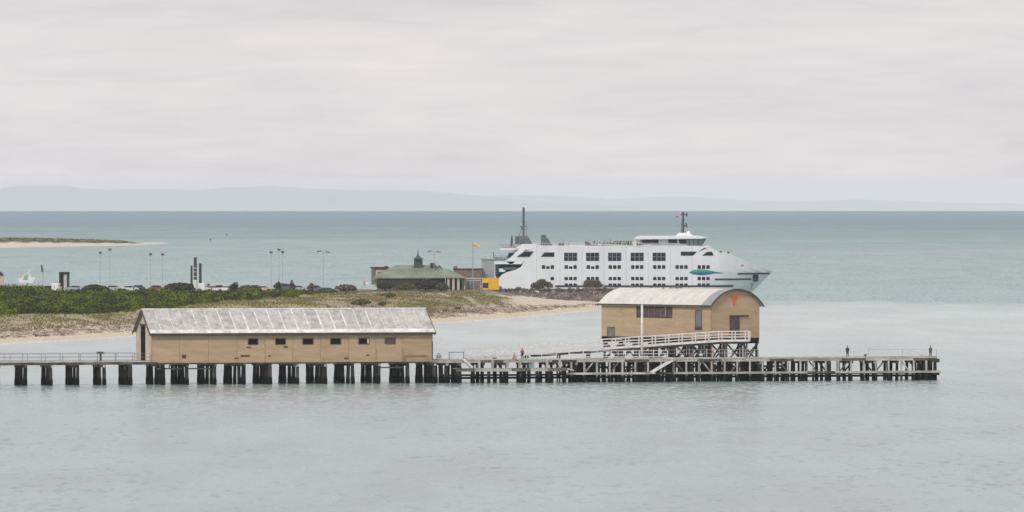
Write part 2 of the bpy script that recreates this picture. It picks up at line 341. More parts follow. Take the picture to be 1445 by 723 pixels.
def land():
    ts = np.arange(-110, 1004, 3.0); ds = np.concatenate([np.arange(1825, 2540, 3.5), [2550]])
    V = []; Cc = []
    sand = np.array((.71, .62, .475)); wet = np.array((.74, .70, .65)); wrack = np.array((.30, .205, .165)); grass = np.array((.38, .335, .14))
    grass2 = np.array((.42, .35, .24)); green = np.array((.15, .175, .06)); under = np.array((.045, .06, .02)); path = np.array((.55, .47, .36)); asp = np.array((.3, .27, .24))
    for d in ds:
        for t in ts:
            z = gz(t, d); p = W(t, d, z); V.append(p[:])
            q = d-dw(t); x = p[0]
            n1_ = fbm(x, d*.3, .13, 1); n2_ = fbm(x, d*.4, .6, 8)
            rl = rlf(t)
            c = wet if q < 14 else sand
            if q >= 10: c = sand*(1-sst((12-q)/12)*.0) 
            wa = sst((q - ((36 if t < 560 else 44) + 14*n1_))/10)*(1-sst((q-(rl*.62+16*n1_))/14))
            if t > 690: wa = max(wa*(.5+.5*sst(.5+n2_*1.6)), 0)
            sp_ = sst((.55 if t < 560 else .9)+1.5*fbm(x, d*.16, 1.3, 17)+.7*n2_); c = c*(1-wa*.9*sp_) + wrack*(1+.35*n2_)*wa*.9*sp_
            if t < 735:
                ga = sst((q-(rl*.6+14*n1_))/16)
                if t > 640: ga *= sst((735-t + 45*n1_)/50)
                gmix = sst(.5+n1_*.9); g = grass*gmix + grass2*(1-gmix)
                gr = sst((n2_*.5+n1_*.8-.12)*3.5); g = g*(1-gr*.7) + green*gr*.7
                if 560 < t < 720:      # greener fringe along the edge of the beach
                    gg = sst(1-abs(q-(rl*.8))/34+n2_*.6)*.75; g = g*(1-gg)+green*gg
                    pp = sst(1-abs(t-(655+(2330-d)*.55 + 6*n1_))/9); g = g*(1-pp*.8)+path*pp*.8
                c = c*(1-ga)+g*ga
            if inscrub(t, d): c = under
            if d > SCRUB_HI+12 and t < 735: c = asp
            Cc.append((*np.clip(c, .01, .9), 1))
    n = len(ts); R = len(ds)
    i, j = np.meshgrid(np.arange(R-1), np.arange(n-1), indexing='ij')
    f = np.stack([i*n+j, i*n+j+1, (i+1)*n+j+1, (i+1)*n+j], -1).reshape(-1, 4)
    m = mat('land', (.82, .82, .82), .9, .18, 1.3, (1.15, 1.15, 1.15), (1, .4, 1), .25, attr='soil', spec=.1)
    m.node_tree.nodes['Mix'].inputs[7].default_value = (1.12, 1.12, 1.12, 1)
    me = npmesh('beach_and_dunes', np.array(V), f, m, True)
    a = me.color_attributes.new('soil', 'FLOAT_COLOR', 'POINT'); a.data.foreach_set('color', np.array(Cc, np.float32).ravel())
    o = bpy.data.objects.new('beach_and_dunes', me); COL.objects.link(o); tag(o, kind='structure')
land()

# foliage from many small leaf faces
def leaves(centres, radii, n, size, rng, flat=.0):
    """centres k x 3, radii k x 3 -> n leaf quads spread in the outer shell of every clump"""
    k = len(centres); c = np.repeat(centres, n, 0); r = np.repeat(radii, n, 0)
    u = rng.normal(size=(k*n, 3)); u /= np.linalg.norm(u, axis=1, keepdims=True); u[:, 2] = np.abs(u[:, 2])*.95-.05*0
    p = c + u*r*rng.uniform(.72, 1.08, (k*n, 1))
    s = rng.uniform(.5, 1.3, (k*n, 1))*size
    a = rng.normal(size=(k*n, 3)); a /= np.linalg.norm(a, axis=1, keepdims=True)
    b = np.cross(a, u + rng.normal(size=u.shape)*.4); b /= np.linalg.norm(b, axis=1, keepdims=True)+1e-9
    v = np.stack([p-a*s, p+b*s*.6, p+a*s, p-b*s*.6], 1).reshape(-1, 3)
    f = np.arange(k*n*4).reshape(-1, 4); return v, f
def scrub():
    pts = []; rad = []; ccol = []
    while len(pts) < 6500:
        t = rng.uniform(-110, 480); d = rng.uniform(1970, SCRUB_HI)
        if not inscrub(t, d): continue
        x = (t-CX)/F*d; g = gz(t, d); h = .85 + .95*fbm(x, d*.5, .13, 21) + rng.uniform(-.2, .45)
        if d > SCRUB_HI-45: h *= .55
        h = max(h, .35)*rng.choice([1, 1, 1, 1.35]) + (1.5 if d > 2330 else .4)*sst((70-t)/14)+ (rng.random() < .05)*.9; pts.append(W(t, d, g)[:]); rad.append((rng.uniform(.7, 1.5), rng.uniform(.8, 1.8), h))
        k = fbm(x, d*.25, .16, 31)
        base = np.array((.15, .20, .012)) if k > -.02 else np.array((.05, .07, .016))
        if rng.random() < .08: base = np.array((.13, .11, .07))
        ccol.append(base*rng.uniform(.72, 1.3))
    n = 26; v, f = leaves(np.array(pts), np.array(rad), n, .26, rng)
    m = mat('scrub_leaf', (.8, .8, .8), .8, .15, 2, (1.1, 1.1, 1.1), attr='leaf', spec=.15)
    me = npmesh('coastal_scrub', v, f, m)
    c = np.repeat(np.array(ccol), n*4, 0)*rng.uniform(.85, 1.15, (len(f), 1)).repeat(4, 0); c = np.c_[c, np.ones(len(c))]
    a = me.color_attributes.new('leaf', 'FLOAT_COLOR', 'POINT'); a.data.foreach_set('color', c.astype(np.float32).ravel())
    o = bpy.data.objects.new('coastal_scrub', me); COL.objects.link(o); tag(o, kind='stuff'); o['label'] = 'dense low green coastal scrub covering the dunes on the left'; o['category'] = 'scrub'
    # dune grass
    V = []; Cg = []
    cnt = 0
    while cnt < 26000:
        t = rng.uniform(-110, 730); d = rng.uniform(1930, 2490); q = d-dw(t); x = (t-CX)/F*d
        if q < 62 or inscrub(t, d): continue
        if t > 650 and rng.random() < (t-650)/80: continue
        k = fbm(x, d*.3, .13, 1)
        if rng.random() > .55+k: continue
        if 560 < t < 720 and abs(t-(655+(2330-d)*.55)) < 7: continue
        b = W(t, d, gz(t, d)-.05); h = rng.uniform(.18, .5); wv = rng.uniform(.08, .2); dx, dy = rng.uniform(-.25, .25, 2)
        V += [(b[0]-wv, b[1], b[2]), (b[0]+wv, b[1]+.1, b[2]), (b[0]+dx, b[1]+dy, b[2]+h)]
        c = np.array((.30, .26, .13)) if rng.random() < .55-k*.4 else (np.array((.15, .18, .06)) if rng.random() < .5 else np.array((.40, .33, .2)))
        c = c*rng.uniform(.75, 1.2); Cg += [(*c, 1)]*3; cnt += 1
    me = npmesh('dune_grass', np.array(V), np.arange(len(V)).reshape(-1, 3), m)
    a = me.color_attributes.new('leaf', 'FLOAT_COLOR', 'POINT'); a.data.foreach_set('color', np.array(Cg, np.float32).ravel())
    o = bpy.data.objects.new('dune_grass', me); COL.objects.link(o); tag(o, kind='stuff'); o['label'] = 'dry straw coloured dune grass above the beach'; o['category'] = 'grass'
scrub()
def shrub(px, py, w, h, col, label, group='rounded shrubs on the dunes', d=None, base=None):
    """py = row of the foot, w/h in picture pixels"""
    d = d or min(dist(py, 3.9), 2432 if px < 470 else 2464); g = gz(px, d) if base is None else base
    k = F/d; W_, H_ = w/k, h/k
    e = empty('shrub', W(px, d, g-.1), label, 'shrub', group)
    n = max(7, int(W_*3)); cs = []; rs = []
    for i in range(n):
        a = random.uniform(0, 6.283); q = random.uniform(0, .36)
        cs.append((W_*q*math.cos(a), W_*q*.7*math.sin(a), H_*random.uniform(.25, .68)*(1-q*.5))); r = random.uniform(.2, .32)*W_
        rs.append((r, r, min(H_*.42, r*1.05)))
    cs.append((0, 0, H_*.55)); rs.append((W_*.3, W_*.25, H_*.45))
    v, f = leaves(np.array(cs), np.array(rs), 130, .17+.02*W_, rng)
    v[:, 2] = np.maximum(v[:, 2], .02)
    mm = mat('shrub_leaf_%02d%02d%02d' % tuple(int(c*100) for c in col), col, .8, .35, 1.6, tuple(c*1.5 for c in col), spec=.15)
    me = npmesh('crown', v, f, mm); link('crown', me, e)
    tb = MB(); tb.rod((0, 0, 0), (.1, 0, H_*.5), .14, .07)
    for i in range(4):
        a = random.uniform(0, 6.28); tb.rod((.02, 0, H_*.2), (W_*.25*math.cos(a), W_*.2*math.sin(a), H_*.55), .07, .03, 6)
    tb.build('trunk', M_bark, e)
DG = (.045, .055, .03); OL = (.085, .085, .045); BR = (.11, .085, .06); GG = (.07, .09, .045)
for a in [(134, 409, 40, 13, DG, 'dark rounded shrub right of the black portal frame, widest on the left skyline'),
          (172, 411, 18, 7, GG, 'low shrub between the second and third light masts from the left'),
          (205, 411, 20, 6, OL, 'small yellowish shrub at the foot of the third light mast'),
          (253, 413, 42, 14, DG, 'broad dark shrub just left of the three dark posts'),
          (332, 413, 15, 16, DG, 'narrow dark upright shrub right of the dark posts'),
          (352, 413, 30, 11, OL, 'wide olive shrub right of the narrow upright shrub'),
          (393, 411, 15, 16, DG, 'dark shrub at the foot of the cluster of three light masts'),
          (412, 409, 9, 18, OL, 'slim tall shrub behind the blue panel of the car park'),
          (440, 412, 12, 16, BR, 'slim brownish shrub left of the double-headed light mast'),
          (462, 413, 26, 9, GG, 'low green shrub below the double-headed light mast'),
          (488, 415, 30, 13, BR, 'brown dry shrub left of the green-roofed terminal'),
          (544, 408, 26, 14, DG, 'dark shrub under the left eave of the terminal'),
          (572, 408, 28, 12, OL, 'small olive shrub beneath the middle of the terminal eave'),
          (600, 410, 34, 18, (.05, .042, .04), 'large purplish dark shrub in front of the terminal'),
          (622, 409, 24, 14, GG, 'green shrub in front of the terminal porch, left of the columns'),
          (549, 421, 20, 8, OL, 'olive shrub on the dune below the terminal'),
          (510, 428, 26, 9, GG, 'grey-green shrub low on the open dune slope'),
          (540, 427, 14, 6, GG, 'small grey-green shrub beside the larger one on the dune slope'),
          (436, 433, 18, 6, GG, 'small shrub just above the ridge of the long shed')]:
    shrub(*a[:5], a[5])
shrub(764, 409, 32, 19, (.08, .078, .055), 'olive grey shrub on the breakwater before the ferry stern', 'shrubs on the breakwater', d=2492, base=3.3)
shrub(834, 408, 29, 20, (.115, .095, .078), 'dense brown clipped-looking shrub on the breakwater before the ferry side', 'shrubs on the breakwater', d=2492, base=3.3)

# ------------------------------------------------------------------ breakwater
def rockmesh(seed):
    bm = bmesh.new(); bmesh.ops.create_icosphere(bm, subdivisions=1, radius=1)
    for v in bm.verts:
        v.co *= 1 + .35*noise.noise(v.co*1.3+Vector((seed*7, 0, 0))); v.co.x *= 1.25
    me = bpy.data.meshes.new('rock'); bm.to_mesh(me); bm.free(); me.materials.append(M_rock); return me
RM = [rockmesh(i) for i in range(6)]
bw = empty('breakwater', W(770, 2490, 0), 'dark rock breakwater running between the beach and the white ferry', 'breakwater')
def bwz(px, fr):   # crest in the middle
    return 3.7*(1-abs(fr)**1.6)+.1
core = MB(); st = list(range(640, 985, 12))
rows = []
for px in st:
    top = float(np.interp(px, [640, 700, 960, 985], [3.0, 4.1, 4.0, 1.5]))
    rows.append([W(px, 2478+w*9, z)-bw.location for w, z in ((-2.6, .6), (-1.2, top*.6), (-.1, top*.92), (.4, top), (1, top*.6), (1.6, -.5))])
vs = [p for r in rows for p in r]; k = 6
core.add(vs, [(i*k+j, (i+1)*k+j, (i+1)*k+j+1, i*k+j+1) for i in range(len(rows)-1) for j in range(k-1)])
core.build('core', M_rock, bw)
for i in range(290):
    px = random.uniform(676, 972); fr = random.uniform(-2.4, .6)
    z = float(np.interp(fr, [-2.4, -1.2, -.1, .4], [1.5, 2.5, 3.8, 4.3])) * float(np.interp(px, [690, 960, 985], [1, 1, .4]))
    s = random.uniform(.4, .95)
    o = link('rock', random.choice(RM), bw, W(px, 2478+fr*9, z)-bw.location, (random.uniform(0, 6), random.uniform(0, 6), random.uniform(0, 6)), (s, s, s*.8))

cs_ = []; rs_ = []; cc_ = []
for _ in range(420):
    px = rng.uniform(690, 900); cs_.append(W(px, 2478+rng.uniform(-4, 6), 4.0)[:]); rs_.append((rng.uniform(.4, 1.0), .6, rng.uniform(.2, .55))); cc_.append(np.array((.10, .105, .05) if rng.random() < .6 else (.15, .12, .09))*rng.uniform(.7, 1.3))
def leafobj(name, cs_, rs_, cc_, n, size, label, cat):
    v, f = leaves(np.array(cs_), np.array(rs_), n, size, rng); me = npmesh(name, v, f, MATS['scrub_leaf'])
    c = np.repeat(np.array(cc_), n*4, 0); c = np.c_[c, np.ones(len(c))]
    a = me.color_attributes.new('leaf', 'FLOAT_COLOR', 'POINT'); a.data.foreach_set('color', c.astype(np.float32).ravel())
    o = bpy.data.objects.new(name, me); COL.objects.link(o); tag(o, label, cat, kind='stuff')
leafobj('breakwater_weeds', cs_, rs_, cc_, 22, .16, 'low dry weeds growing along the crest of the breakwater', 'weeds')
cs_ = []; rs_ = []; cc_ = []
while len(cs_) < 5200:
    t = rng.uniform(-110, 900); d = rng.uniform(1880, 2460); q = d-dw(t); x = (t-CX)/F*d
    rl = rlf(t)
    if not ((34 if t < 560 else 42) < q < rl*.72) or rng.random() > .35+1.4*fbm(x, d*.12, .5, 41): continue
    cs_.append(W(t, d, gz(t, d)-.03)[:]); rs_.append((rng.uniform(.25, .9), rng.uniform(.4, 1.2), rng.uniform(.05, .16))); cc_.append(np.array((.20, .13, .10))*rng.uniform(.6, 1.6))
leafobj('seaweed_wrack', cs_, rs_, cc_, 6, .13, 'brown dried seaweed strewn along the upper beach', 'seaweed')

# ------------------------------------------------------------------ spit on the left
def spit():
    lo = [(-400, 356), (0, 350), (80, 348.5), (150, 347.2), (205, 345.8), (236, 344.2)]
    ts = np.arange(-420, 240, 3.0); rows = []; cols = []
    sand = (.74, .66, .55); gr = (.24, .235, .12); gr2 = (.17, .12, .09)
    fr = np.linspace(0, 1, 26)
    for q in fr:
        for t in ts:
            d0 = dist(interp(lo, t), 0); wd = float(np.interp(t, [-420, 0, 150, 200, 236], [420, 300, 200, 110, 60])); d = d0-8 + q*wd
            hh = float(np.interp(t, [-420, 0, 80, 150, 195, 225, 239], [4.6, 4.2, 3.4, 2.3, 1.1, .75, .3]))
            n_ = noise.noise(Vector((t*.07, q*5, 1)))
            prof = float(np.interp(q, [0, .03, .22, .38, .5, .85, 1], [-.3, .1, .55, .75, 1, .8, -.4]))
            z = hh*prof*(1+.2*n_) if prof > 0 else prof
            rows.append(W(t, d, z)[:])
            e = sst((q-.2-.05*n_)/.06)*sst((205-t)/18); s = sst((q-.2)/.05)*(1-sst((q-.36-.1*n_)/.08))
            c = np.array(sand)*(1-e)+e*(np.array(gr)*(1-s)+s*np.array(gr2)); cols.append((*c, 1))
    n = len(ts); R = len(fr); i, j = np.meshgrid(np.arange(R-1), np.arange(n-1), indexing='ij')
    f = np.stack([i*n+j, i*n+j+1, (i+1)*n+j+1, (i+1)*n+j], -1).reshape(-1, 4)
    me = npmesh('sand_spit', np.array(rows), f, MATS['land'], True)
    a = me.color_attributes.new('soil', 'FLOAT_COLOR', 'POINT'); a.data.foreach_set('color', np.array(cols, np.float32).ravel())
    o = bpy.data.objects.new('sand_spit', me); COL.objects.link(o); tag(o, kind='structure')
    cs = []; rs = []; cc = []
    for _ in range(1500):
        t = rng.uniform(-400, 178); d0 = dist(interp(lo, t), 0); wd = float(np.interp(t, [-420, 0, 150, 200], [420, 300, 200, 110])); q = rng.uniform(.3, .8)
        hh = float(np.interp(t, [-420, 0, 80, 150, 195], [4.6, 4.2, 3.4, 2.3, 1.1]))
        z = hh*float(np.interp(q, [.22, .38, .5, .85], [.55, .75, 1, .8])); cs.append(W(t, d0-8+q*wd, z-.2)[:]); rs.append((1.2, 1.6, rng.uniform(.3, .7)))
        cc.append(np.array((.17, .19, .075) if rng.random() < .7 else (.13, .105, .07))*rng.uniform(.7, 1.3))
    v, f = leaves(np.array(cs), np.array(rs), 8, .5, rng); me = npmesh('spit_scrub', v, f, MATS['scrub_leaf'])
    c = np.repeat(np.array(cc), 32, 0); c = np.c_[c, np.ones(len(c))]
    a = me.color_attributes.new('leaf', 'FLOAT_COLOR', 'POINT'); a.data.foreach_set('color', c.astype(np.float32).ravel())
    o = bpy.data.objects.new('spit_scrub', me); COL.objects.link(o); tag(o, kind='stuff'); o['label'] = 'low olive scrub on the distant sand spit'; o['category'] = 'scrub'
spit()

# ------------------------------------------------------------------ the pier frame
TH = math.radians(16); D0 = 1519.0; X0 = (613-CX)/F*D0
U = Vector((math.cos(TH), math.sin(TH), 0)); V_ = Vector((-math.sin(TH), math.cos(TH), 0)); O3 = Vector((X0, D0, -drop(D0)))
def S(px, w=0):            # distance along the pier at which the line w metres behind its near edge is seen at column px
    c = (px-CX)/F; xo = X0 - w*math.sin(TH); do = D0 + w*math.cos(TH)
    return (c*do-xo)/(math.cos(TH)-c*math.sin(TH))
def ZP(py, px, w=0):       # local height seen at row py
    d = D0 + w*math.cos(TH) + S(px, w)*math.sin(TH); return H-(py-YH)/F*d - O3.z
pier = empty('pier', O3, 'long weathered timber pier crossing the whole picture on dark piles', 'pier', rz=TH)
# everything below in pier coordinates: x along, y back, z up from the water
SL, SR = S(-60), S(1323); ZD = 3.72
s_sh0, s_sh1 = S(214, .5), S(609.5, .5); WSH = 11.0
def pile_mesh(h, r, m, seed):
    b = MB(); n = 9; rs = []
    for zz, rr in ((-2.2, r*1.05), (0, r*1.12), (.7, r*1.15), (1.3, r*.98), (h*.7, r*.95), (h, r*.9)):
        rs.append([((rr*(1+.08*noise.noise(Vector((math.cos(a)*2, zz, seed+math.sin(a)))))*math.cos(a)), rr*math.sin(a), zz) for a in [2*math.pi*i/n for i in range(n)]])
    b.add([p for q in rs for p in q], [(k*n+i, k*n+(i+1) % n, (k+1)*n+(i+1) % n, (k+1)*n+i) for k in range(5) for i in range(n)] + [tuple(5*n+i for i in range(n))])
    return b.mesh('pile', m)
PM = [pile_mesh(ZD-.55, .27, M_pile, i*3) for i in range(4)]
PP = [pile_mesh(ZD-.55, .17, M_palepile, i*3) for i in range(3)]
npile = 0
def pile(s, w, fat=1, me=None):
    o = link('pile', me or random.choice(PM), pier, (s+random.uniform(-.12, .12), w, 0), (random.uniform(-.03, .03), random.uniform(-.035, .035), random.uniform(0, 6.28)), (fat, fat, 1))
    return o
def capbeam(s, w0, w1):
    MB().box(-.19, .19, w0, w1, -.42, 0).build('cap_beam', random.choice((M_beam, M_beam, M_palebeam)), pier, loc=(s, 0, ZD-.5))
# left approach
for px in (-40, -3, 34, 71, 108, 145, 182):
    s = S(px, 1)
    for w in (.5, 2.6, 4.8, 6.6): pile(s, w+random.uniform(-.3, .3), random.uniform(.75, 1.3))
    capbeam(s, .1, 7.2)
# under the long shed
for i, px in enumerate((213, 247, 286, 325, 363.5, 402, 441, 479.5, 518, 557.5, 596, 613, 629)):
    s = S(px+16, 1)
    for w in ((.6, 3.0, 5.6, 8.2, 10.6) if i < 11 else (.6, 3.6, 6.8)): pile(s, w+random.uniform(-.4, .4), random.uniform(.95, 1.5))
    capbeam(s, .1, 11.3 if i < 11 else 8)
for px in (236, 276, 547):       # low ties between bents
    s = S(px+16, 1); b = MB(); b.bar((s-3.6, .7, 2.55), (s+.5, .7, 2.55), .16, .22); b.bar((s-1.6, .7, 2.5), (s-1.6, .7, 3.1), .14); b.build('tie_beam', M_beam, pier)
# right-hand pier: bents every 3.3 m, 8 m wide
WR = 8.0
s = S(648, 1); k = 0
while s < SR-.3:
    for w in (1.0, 4.1, 7.3): pile(s, w, random.uniform(.85, 1.15))
    capbeam(s, .3, WR-.1)
    if k % 2 == 0:
        b = MB(); b.bar((s+.25, .9, .7), (s+.25, 6.9, 3.1), .12, .25); b.build('brace', M_beam, pier)
    elif k % 4 == 1:
        b = MB(); b.bar((s+.25, 6.9, .7), (s+.25, .9, 3.1), .12, .25); b.build('brace', M_beam, pier)
    s += 3.85; k += 1
# deck: bearers and planks (far too many planks to show singly)
def deck(s0, s1, w0, w1, z, name='deck', m=M_deck):
    b = MB(); n = int((s1-s0)/.28)
    for i in range(n):
        a = s0+i*(s1-s0)/n; j = random.uniform(-.012, .012)
        b.box(a, a+(s1-s0)/n-.03, w0+random.uniform(-.04, .04), w1+random.uniform(-.04, .04), z-.09+j, z+j)
    o = b.build(name, m, pier); o['kind'] = 'stuff'; return o
deck(SL, S(212, .5), 0, 7.2, ZD); deck(s_sh0-1.0, s_sh1+.8, -.15, 11.6, ZD-.25, m=M_beam); deck(s_sh1+.8, SR, 0, WR, ZD)
for i in range(40):               # edge beams (stringers) in lengths
    a = SL+(SR-SL)*i/40; e = SL+(SR-SL)*(i+1)/40-.04
    inshed = s_sh0-1 < (a+e)/2 < s_sh1+.8
    pale = (a+e)/2 > s_sh1+.8
    off = -.1 if inshed else 0
    MB().box(a, e, off+.05, off+.3, ZD-.5, ZD-.1 if not inshed else ZD-.36).build('stringer', M_palebeam if pale and i % 3 else M_beam, pier, loc=(0, 0, random.uniform(-.02, .02)))
    MB().box(a, e, 6.8, 7.1, ZD-.52, ZD-.1 if not inshed else ZD-.36).build('stringer', M_beam, pier)
    if pale and a > S(800): MB().box(a, e, .02, .28, ZD, ZD+.2).build('kerb_beam', M_palebeam, pier)
# right-hand front face: pale posts and the lower waling
s = S(806); wal0 = s
while s < SR:
    link('front_post', random.choice(PP), pier, (s, -.12, .05), (0, random.uniform(-.015, .015), random.uniform(0, 6)), (1, 1, 1)); s += 2.13
for i in range(14):
    a = wal0-1+(SR-wal0+1.5)*i/14; e = wal0-1+(SR-wal0+1.5)*(i+1)/14-.05
    MB().box(a, e, -.42, -.28, ZP(527.5, 1060), ZP(524.6, 1060)).build('waling', M_palebeam if i not in (3, 9) else M_beam, pier)
for px in (830, 866, 893, 962, 1000, 1036, 1075, 1108, 1150, 1190, 1241, 1280):
    s = S(px); b = MB(); r = random.choice((-1, 1)); b.bar((s-.8*r, .35, 1.1), (s+.9*r, .35, 3.2), .12, .2); b.build('brace', random.choice((M_beam, M_beam, M_palebeam)), pier)
for px in (823, 847, 871, 887, 905, 925, 947, 958, 985, 1015, 1030, 1055, 1068, 1090, 1102, 1140, 1177, 1214, 1262, 1300): pile(S(px), random.choice((2.2, 3.0, 5.6)), random.uniform(.8, 1.3))
# dense dark cross timbers behind the middle of the pier
b = MB()
for px in range(809, 1130, 11): b.bar((S(px, 6.4), 6.4, -1), (S(px, 6.4)+random.uniform(-.3, .3), 6.4, 3.1), random.uniform(.35, .6))
for px in range(806, 1130, 9): b.bar((S(px, 4.6), 4.6, -1), (S(px, 4.6)+random.uniform(-.2, .2), 4.6, 3.1), random.uniform(.3, .5))
for i, px in enumerate(range(800, 1130, 22)):
    s = S(px); b.bar((s, 5.2, .9), (s+2.2, 5.2, 3.1), .1, .22); b.bar((s, 7.0, 3.1), (s+2.3, 7.0, .8), .1, .22)
b.bar((S(800), 5, 1.2), (S(1320), 5, 1.2), .25, .35); b.bar((S(640), 7.2, 1.1), (S(1320), 7.2, 1.1), .25, .3); b.bar((S(640), 3.4, .75), (S(1320), 3.4, .75), .25, .35)
b.bar((S(800), 6.2, 2.3), (S(1120), 6.2, 2.3), .2, .3)
b.build('cross_bracing', M_pile, pier)
# corner dolphin at the seaward end
for w in (.2, 2.0, 4.0, 6.0, 7.6): pile(SR-.35, w, 1.1)
for z in (ZP(509, 1320), ZP(527, 1320)): MB().box(SR-1.0, SR+.25, -.35, .1, z-.28, z+.28).build('fender_block', M_pile, pier)
# lower landing stage
ls0, ls1 = S(643, -1.6), S(800, -1.6); ZL = ZP(519.8, 720, -1.6)
deck(ls0, ls1, -1.8, -.05, ZL, 'landing_deck', M_palebeam)
for i in range(6):
    a = ls0+(ls1-ls0)*i/6; MB().box(a, a+(ls1-ls0)/6-.05, -1.95, -1.78, ZL-.5, ZL+.02).build('landing_beam', M_palebeam if i in (1, 2, 4) else M_beam, pier)
for i, px in enumerate((648, 668, 690, 712, 735, 758, 775, 797)):
    s = S(px, -1.5); link('pile', PM[i % 4], pier, (s, -1.4, -.55-(3.17-ZL)+.1), (0, 0, i), (1.1, 1.1, 1))
for px in (676, 695, 716, 733.5, 752, 772, 790):
    s = S(px, -.1); MB().box(-.2, .2, -.16, .12, ZL, ZD-.12).build('front_post', M_palepile if px != 716 else M_palebeam, pier, loc=(s, -.1, 0))
b = MB(); b.bar((ls1, -1.0, ZL-.1), (S(808, -1), -1.0, 1.95), 1.6, .18); b.build('landing_step', M_palebeam, pier)
def stair(pxa, pya, pxb, pyb, w0, w1, label=None):
    a = (S(pxa, w0), ZP(pya, pxa, w0)); c = (S(pxb, w0), ZP(pyb, pxb, w0)); st = MB().bar((a[0], w0, a[1]), (c[0], w0, c[1]), .12, .34); st.bar((a[0], w1, a[1]), (c[0], w1, c[1]), .12, .34)
    st.build('stair_stringer', M_white, pier)
    t = MB()
    for i in range(8):
        f = (i+.5)/8; x = a[0]+(c[0]-a[0])*f; z = a[1]+(c[1]-a[1])*f; t.box(x-.15, x+.15, w0+.07, w1-.07, z-.03, z+.03)
    t.build('stair_treads', M_palebeam, pier)
stair(952, 507, 920, 526, -1.5, -.5); stair(654, 507, 667, 519, -1.3, -.4)
MB().box(S(945, -1.5), S(956, -1.5), -1.6, -.05, ZD-.2, ZD-.05).build('stair_landing', M_palebeam, pier)
MB().box(S(913, -1.5), S(925, -1.5), -1.6, -.45, ZP(527, 920, -1.5)-.1, ZP(527, 920, -1.5)+.05).build('stair_landing', M_palebeam, pier)
# railings
def railing(s0, s1, w, z0, z1, gap, hgt, m, rails=(1, .5), r=.045, name='rail'):
    n = max(1, round((s1-s0)/gap))
    pm = MB().box(-r, r, -r, r, 0, hgt).mesh('rail_post', m)
    for i in range(n+1):
        f = i/n; link('rail_post', pm, pier, (s0+(s1-s0)*f, w, z0+(z1-z0)*f))
    for q in rails:
        MB().bar((s0, w, z0+hgt*q), (s1, w, z1+hgt*q), r*1.5).build(name, m, pier)
railing(SL, S(212), .12, ZD, ZD, 2.95, 1.25, M_galv, (1, .55, .12), .042)
railing(SL, S(190, 7), 7.0, ZD, ZD, 2.95, 1.25, M_galv, (1, .55, .12), .042)
railing(S(803, .3), S(942, .3), .3, ZD, ZD, 2.5, 1.3, M_white, (1, .62, .28), .065)
railing(S(655, .3), S(803, .3), 7.4, ZD, ZD, 2.6, 1.15, M_white, (1, .55), .045)
railing(S(942, 7.6), S(1070, 7.6), 7.7, ZD, ZD, 2.2, 1.25, M_galv, (1, .55), .06)
railing(S(1226, 7.6), S(1322, 7.6), 7.8, ZD, ZD, 5.0, 1.15, M_galv, (1,), .022)
b = MB(); zz = ZD+1.1; b.bar((S(634, 6), 6, ZD), (S(634, 6), 6, zz), .08); b.bar((S(654, 6), 6, ZD), (S(654, 6), 6, zz), .08); b.bar((S(633, 6), 6, zz), (S(655, 6), 6, zz), .09); b.build('gate_rail', M_beam, pier)

# ------------------------------------------------------------------ long shed
shed = empty('long_shed', O3 + U*s_sh0 + V_*.5, 'long tan weatherboard shed with streaked gable roof standing on the pier', 'shed', rz=TH)
Ls = s_sh1-s_sh0; Wd = 10.4; ZF = ZP(512, 400, .5); ZE = ZP(467.5, 400, .5); ZR = ZP(437, 400, .5+Wd/2)
def board_panel(x0, x1, z0, z1, bh=.21, holes=()):
    """lapped boards between x0 and x1 on the plane y=0, facing -y; holes = (hx0,hx1,hz0,hz1)"""
    b = MB(); nb = int(round((z1-z0)/bh))
    for i in range(nb):
        a = z0+(z1-z0)*i/nb; c = z0+(z1-z0)*(i+1)/nb; segs = [(x0, x1)]
        for (h0, h1, g0, g1) in holes:
            if c > g0+.02 and a < g1-.02: segs = [(x0, h0), (h1, x1)]
        for (p, q) in segs: b.hexa([(p, -.035, a), (q, -.035, a), (q, .03, a), (p, .03, a), (p, -.005, c), (q, -.005, c), (q, .03, c), (p, .03, c)])
    return b
npan = 10; pw = Ls/npan; whole = []
edges_px = [214, 253, 294, 334.5, 374, 413, 452, 492, 530, 568, 609.5]
for i in range(npan):
    x0 = S(edges_px[i], .5)-s_sh0; x1 = S(edges_px[i+1], .5)-s_sh0
    hole = ()
    if 3 <= i <= 8:
        wx = {3: (350, 364), 4: (388.5, 403), 5: (427, 442), 6: (466, 481), 7: (506, 521), 8: (543, 558)}[i]
        z1 = ZP(478.2, 400, .5); z0 = ZP(486.2, 400, .5)
        a = S(wx[0], .5)-s_sh0; c = S(wx[1], .5)-s_sh0; hole = ((a, c, z0, z1),)
        wn = MB(); wn.box(a-.06, a+.06, -.06, .1, z0-.06, z1+.06); wn.box(c-.06, c+.06, -.06, .1, z0-.06, z1+.06); wn.box(a+.06, c-.06, -.06, .1, z1-.04, z1+.06); wn.box(a+.06, c-.06, -.08, .1, z0-.08, z0+.03)
        wo_ = wn.build('window', M_winframe, shed)
        MB().box(a+.06, c-.06, -.02, .02, z0+.03, z1-.04).build('pane', M_dark if i != 8 else M_maroon, wo_)
        if i == 7: MB().box(c-.35, c-.05, -.05, .1, z0+.1, z1-.05).build('broken_board', M_wallpale, wo_)
    board_panel(x0+.04, x1-.04, ZF, ZE, .21, hole).build('wall_panel', M_wall, shed)
    MB().box(-.05, .05, -.06, .02, ZF, ZE).build('cover_strip', M_walltrim, shed, loc=(x0, 0, 0))
MB().box(Ls-.08, Ls+.1, -.09, .12, ZF, ZE).build('corner_board', M_walltrim, shed)
MB().box(0, Ls, .03, .06, ZF, ZE).build('wall_lining', M_walltrim, shed)
board = MB()
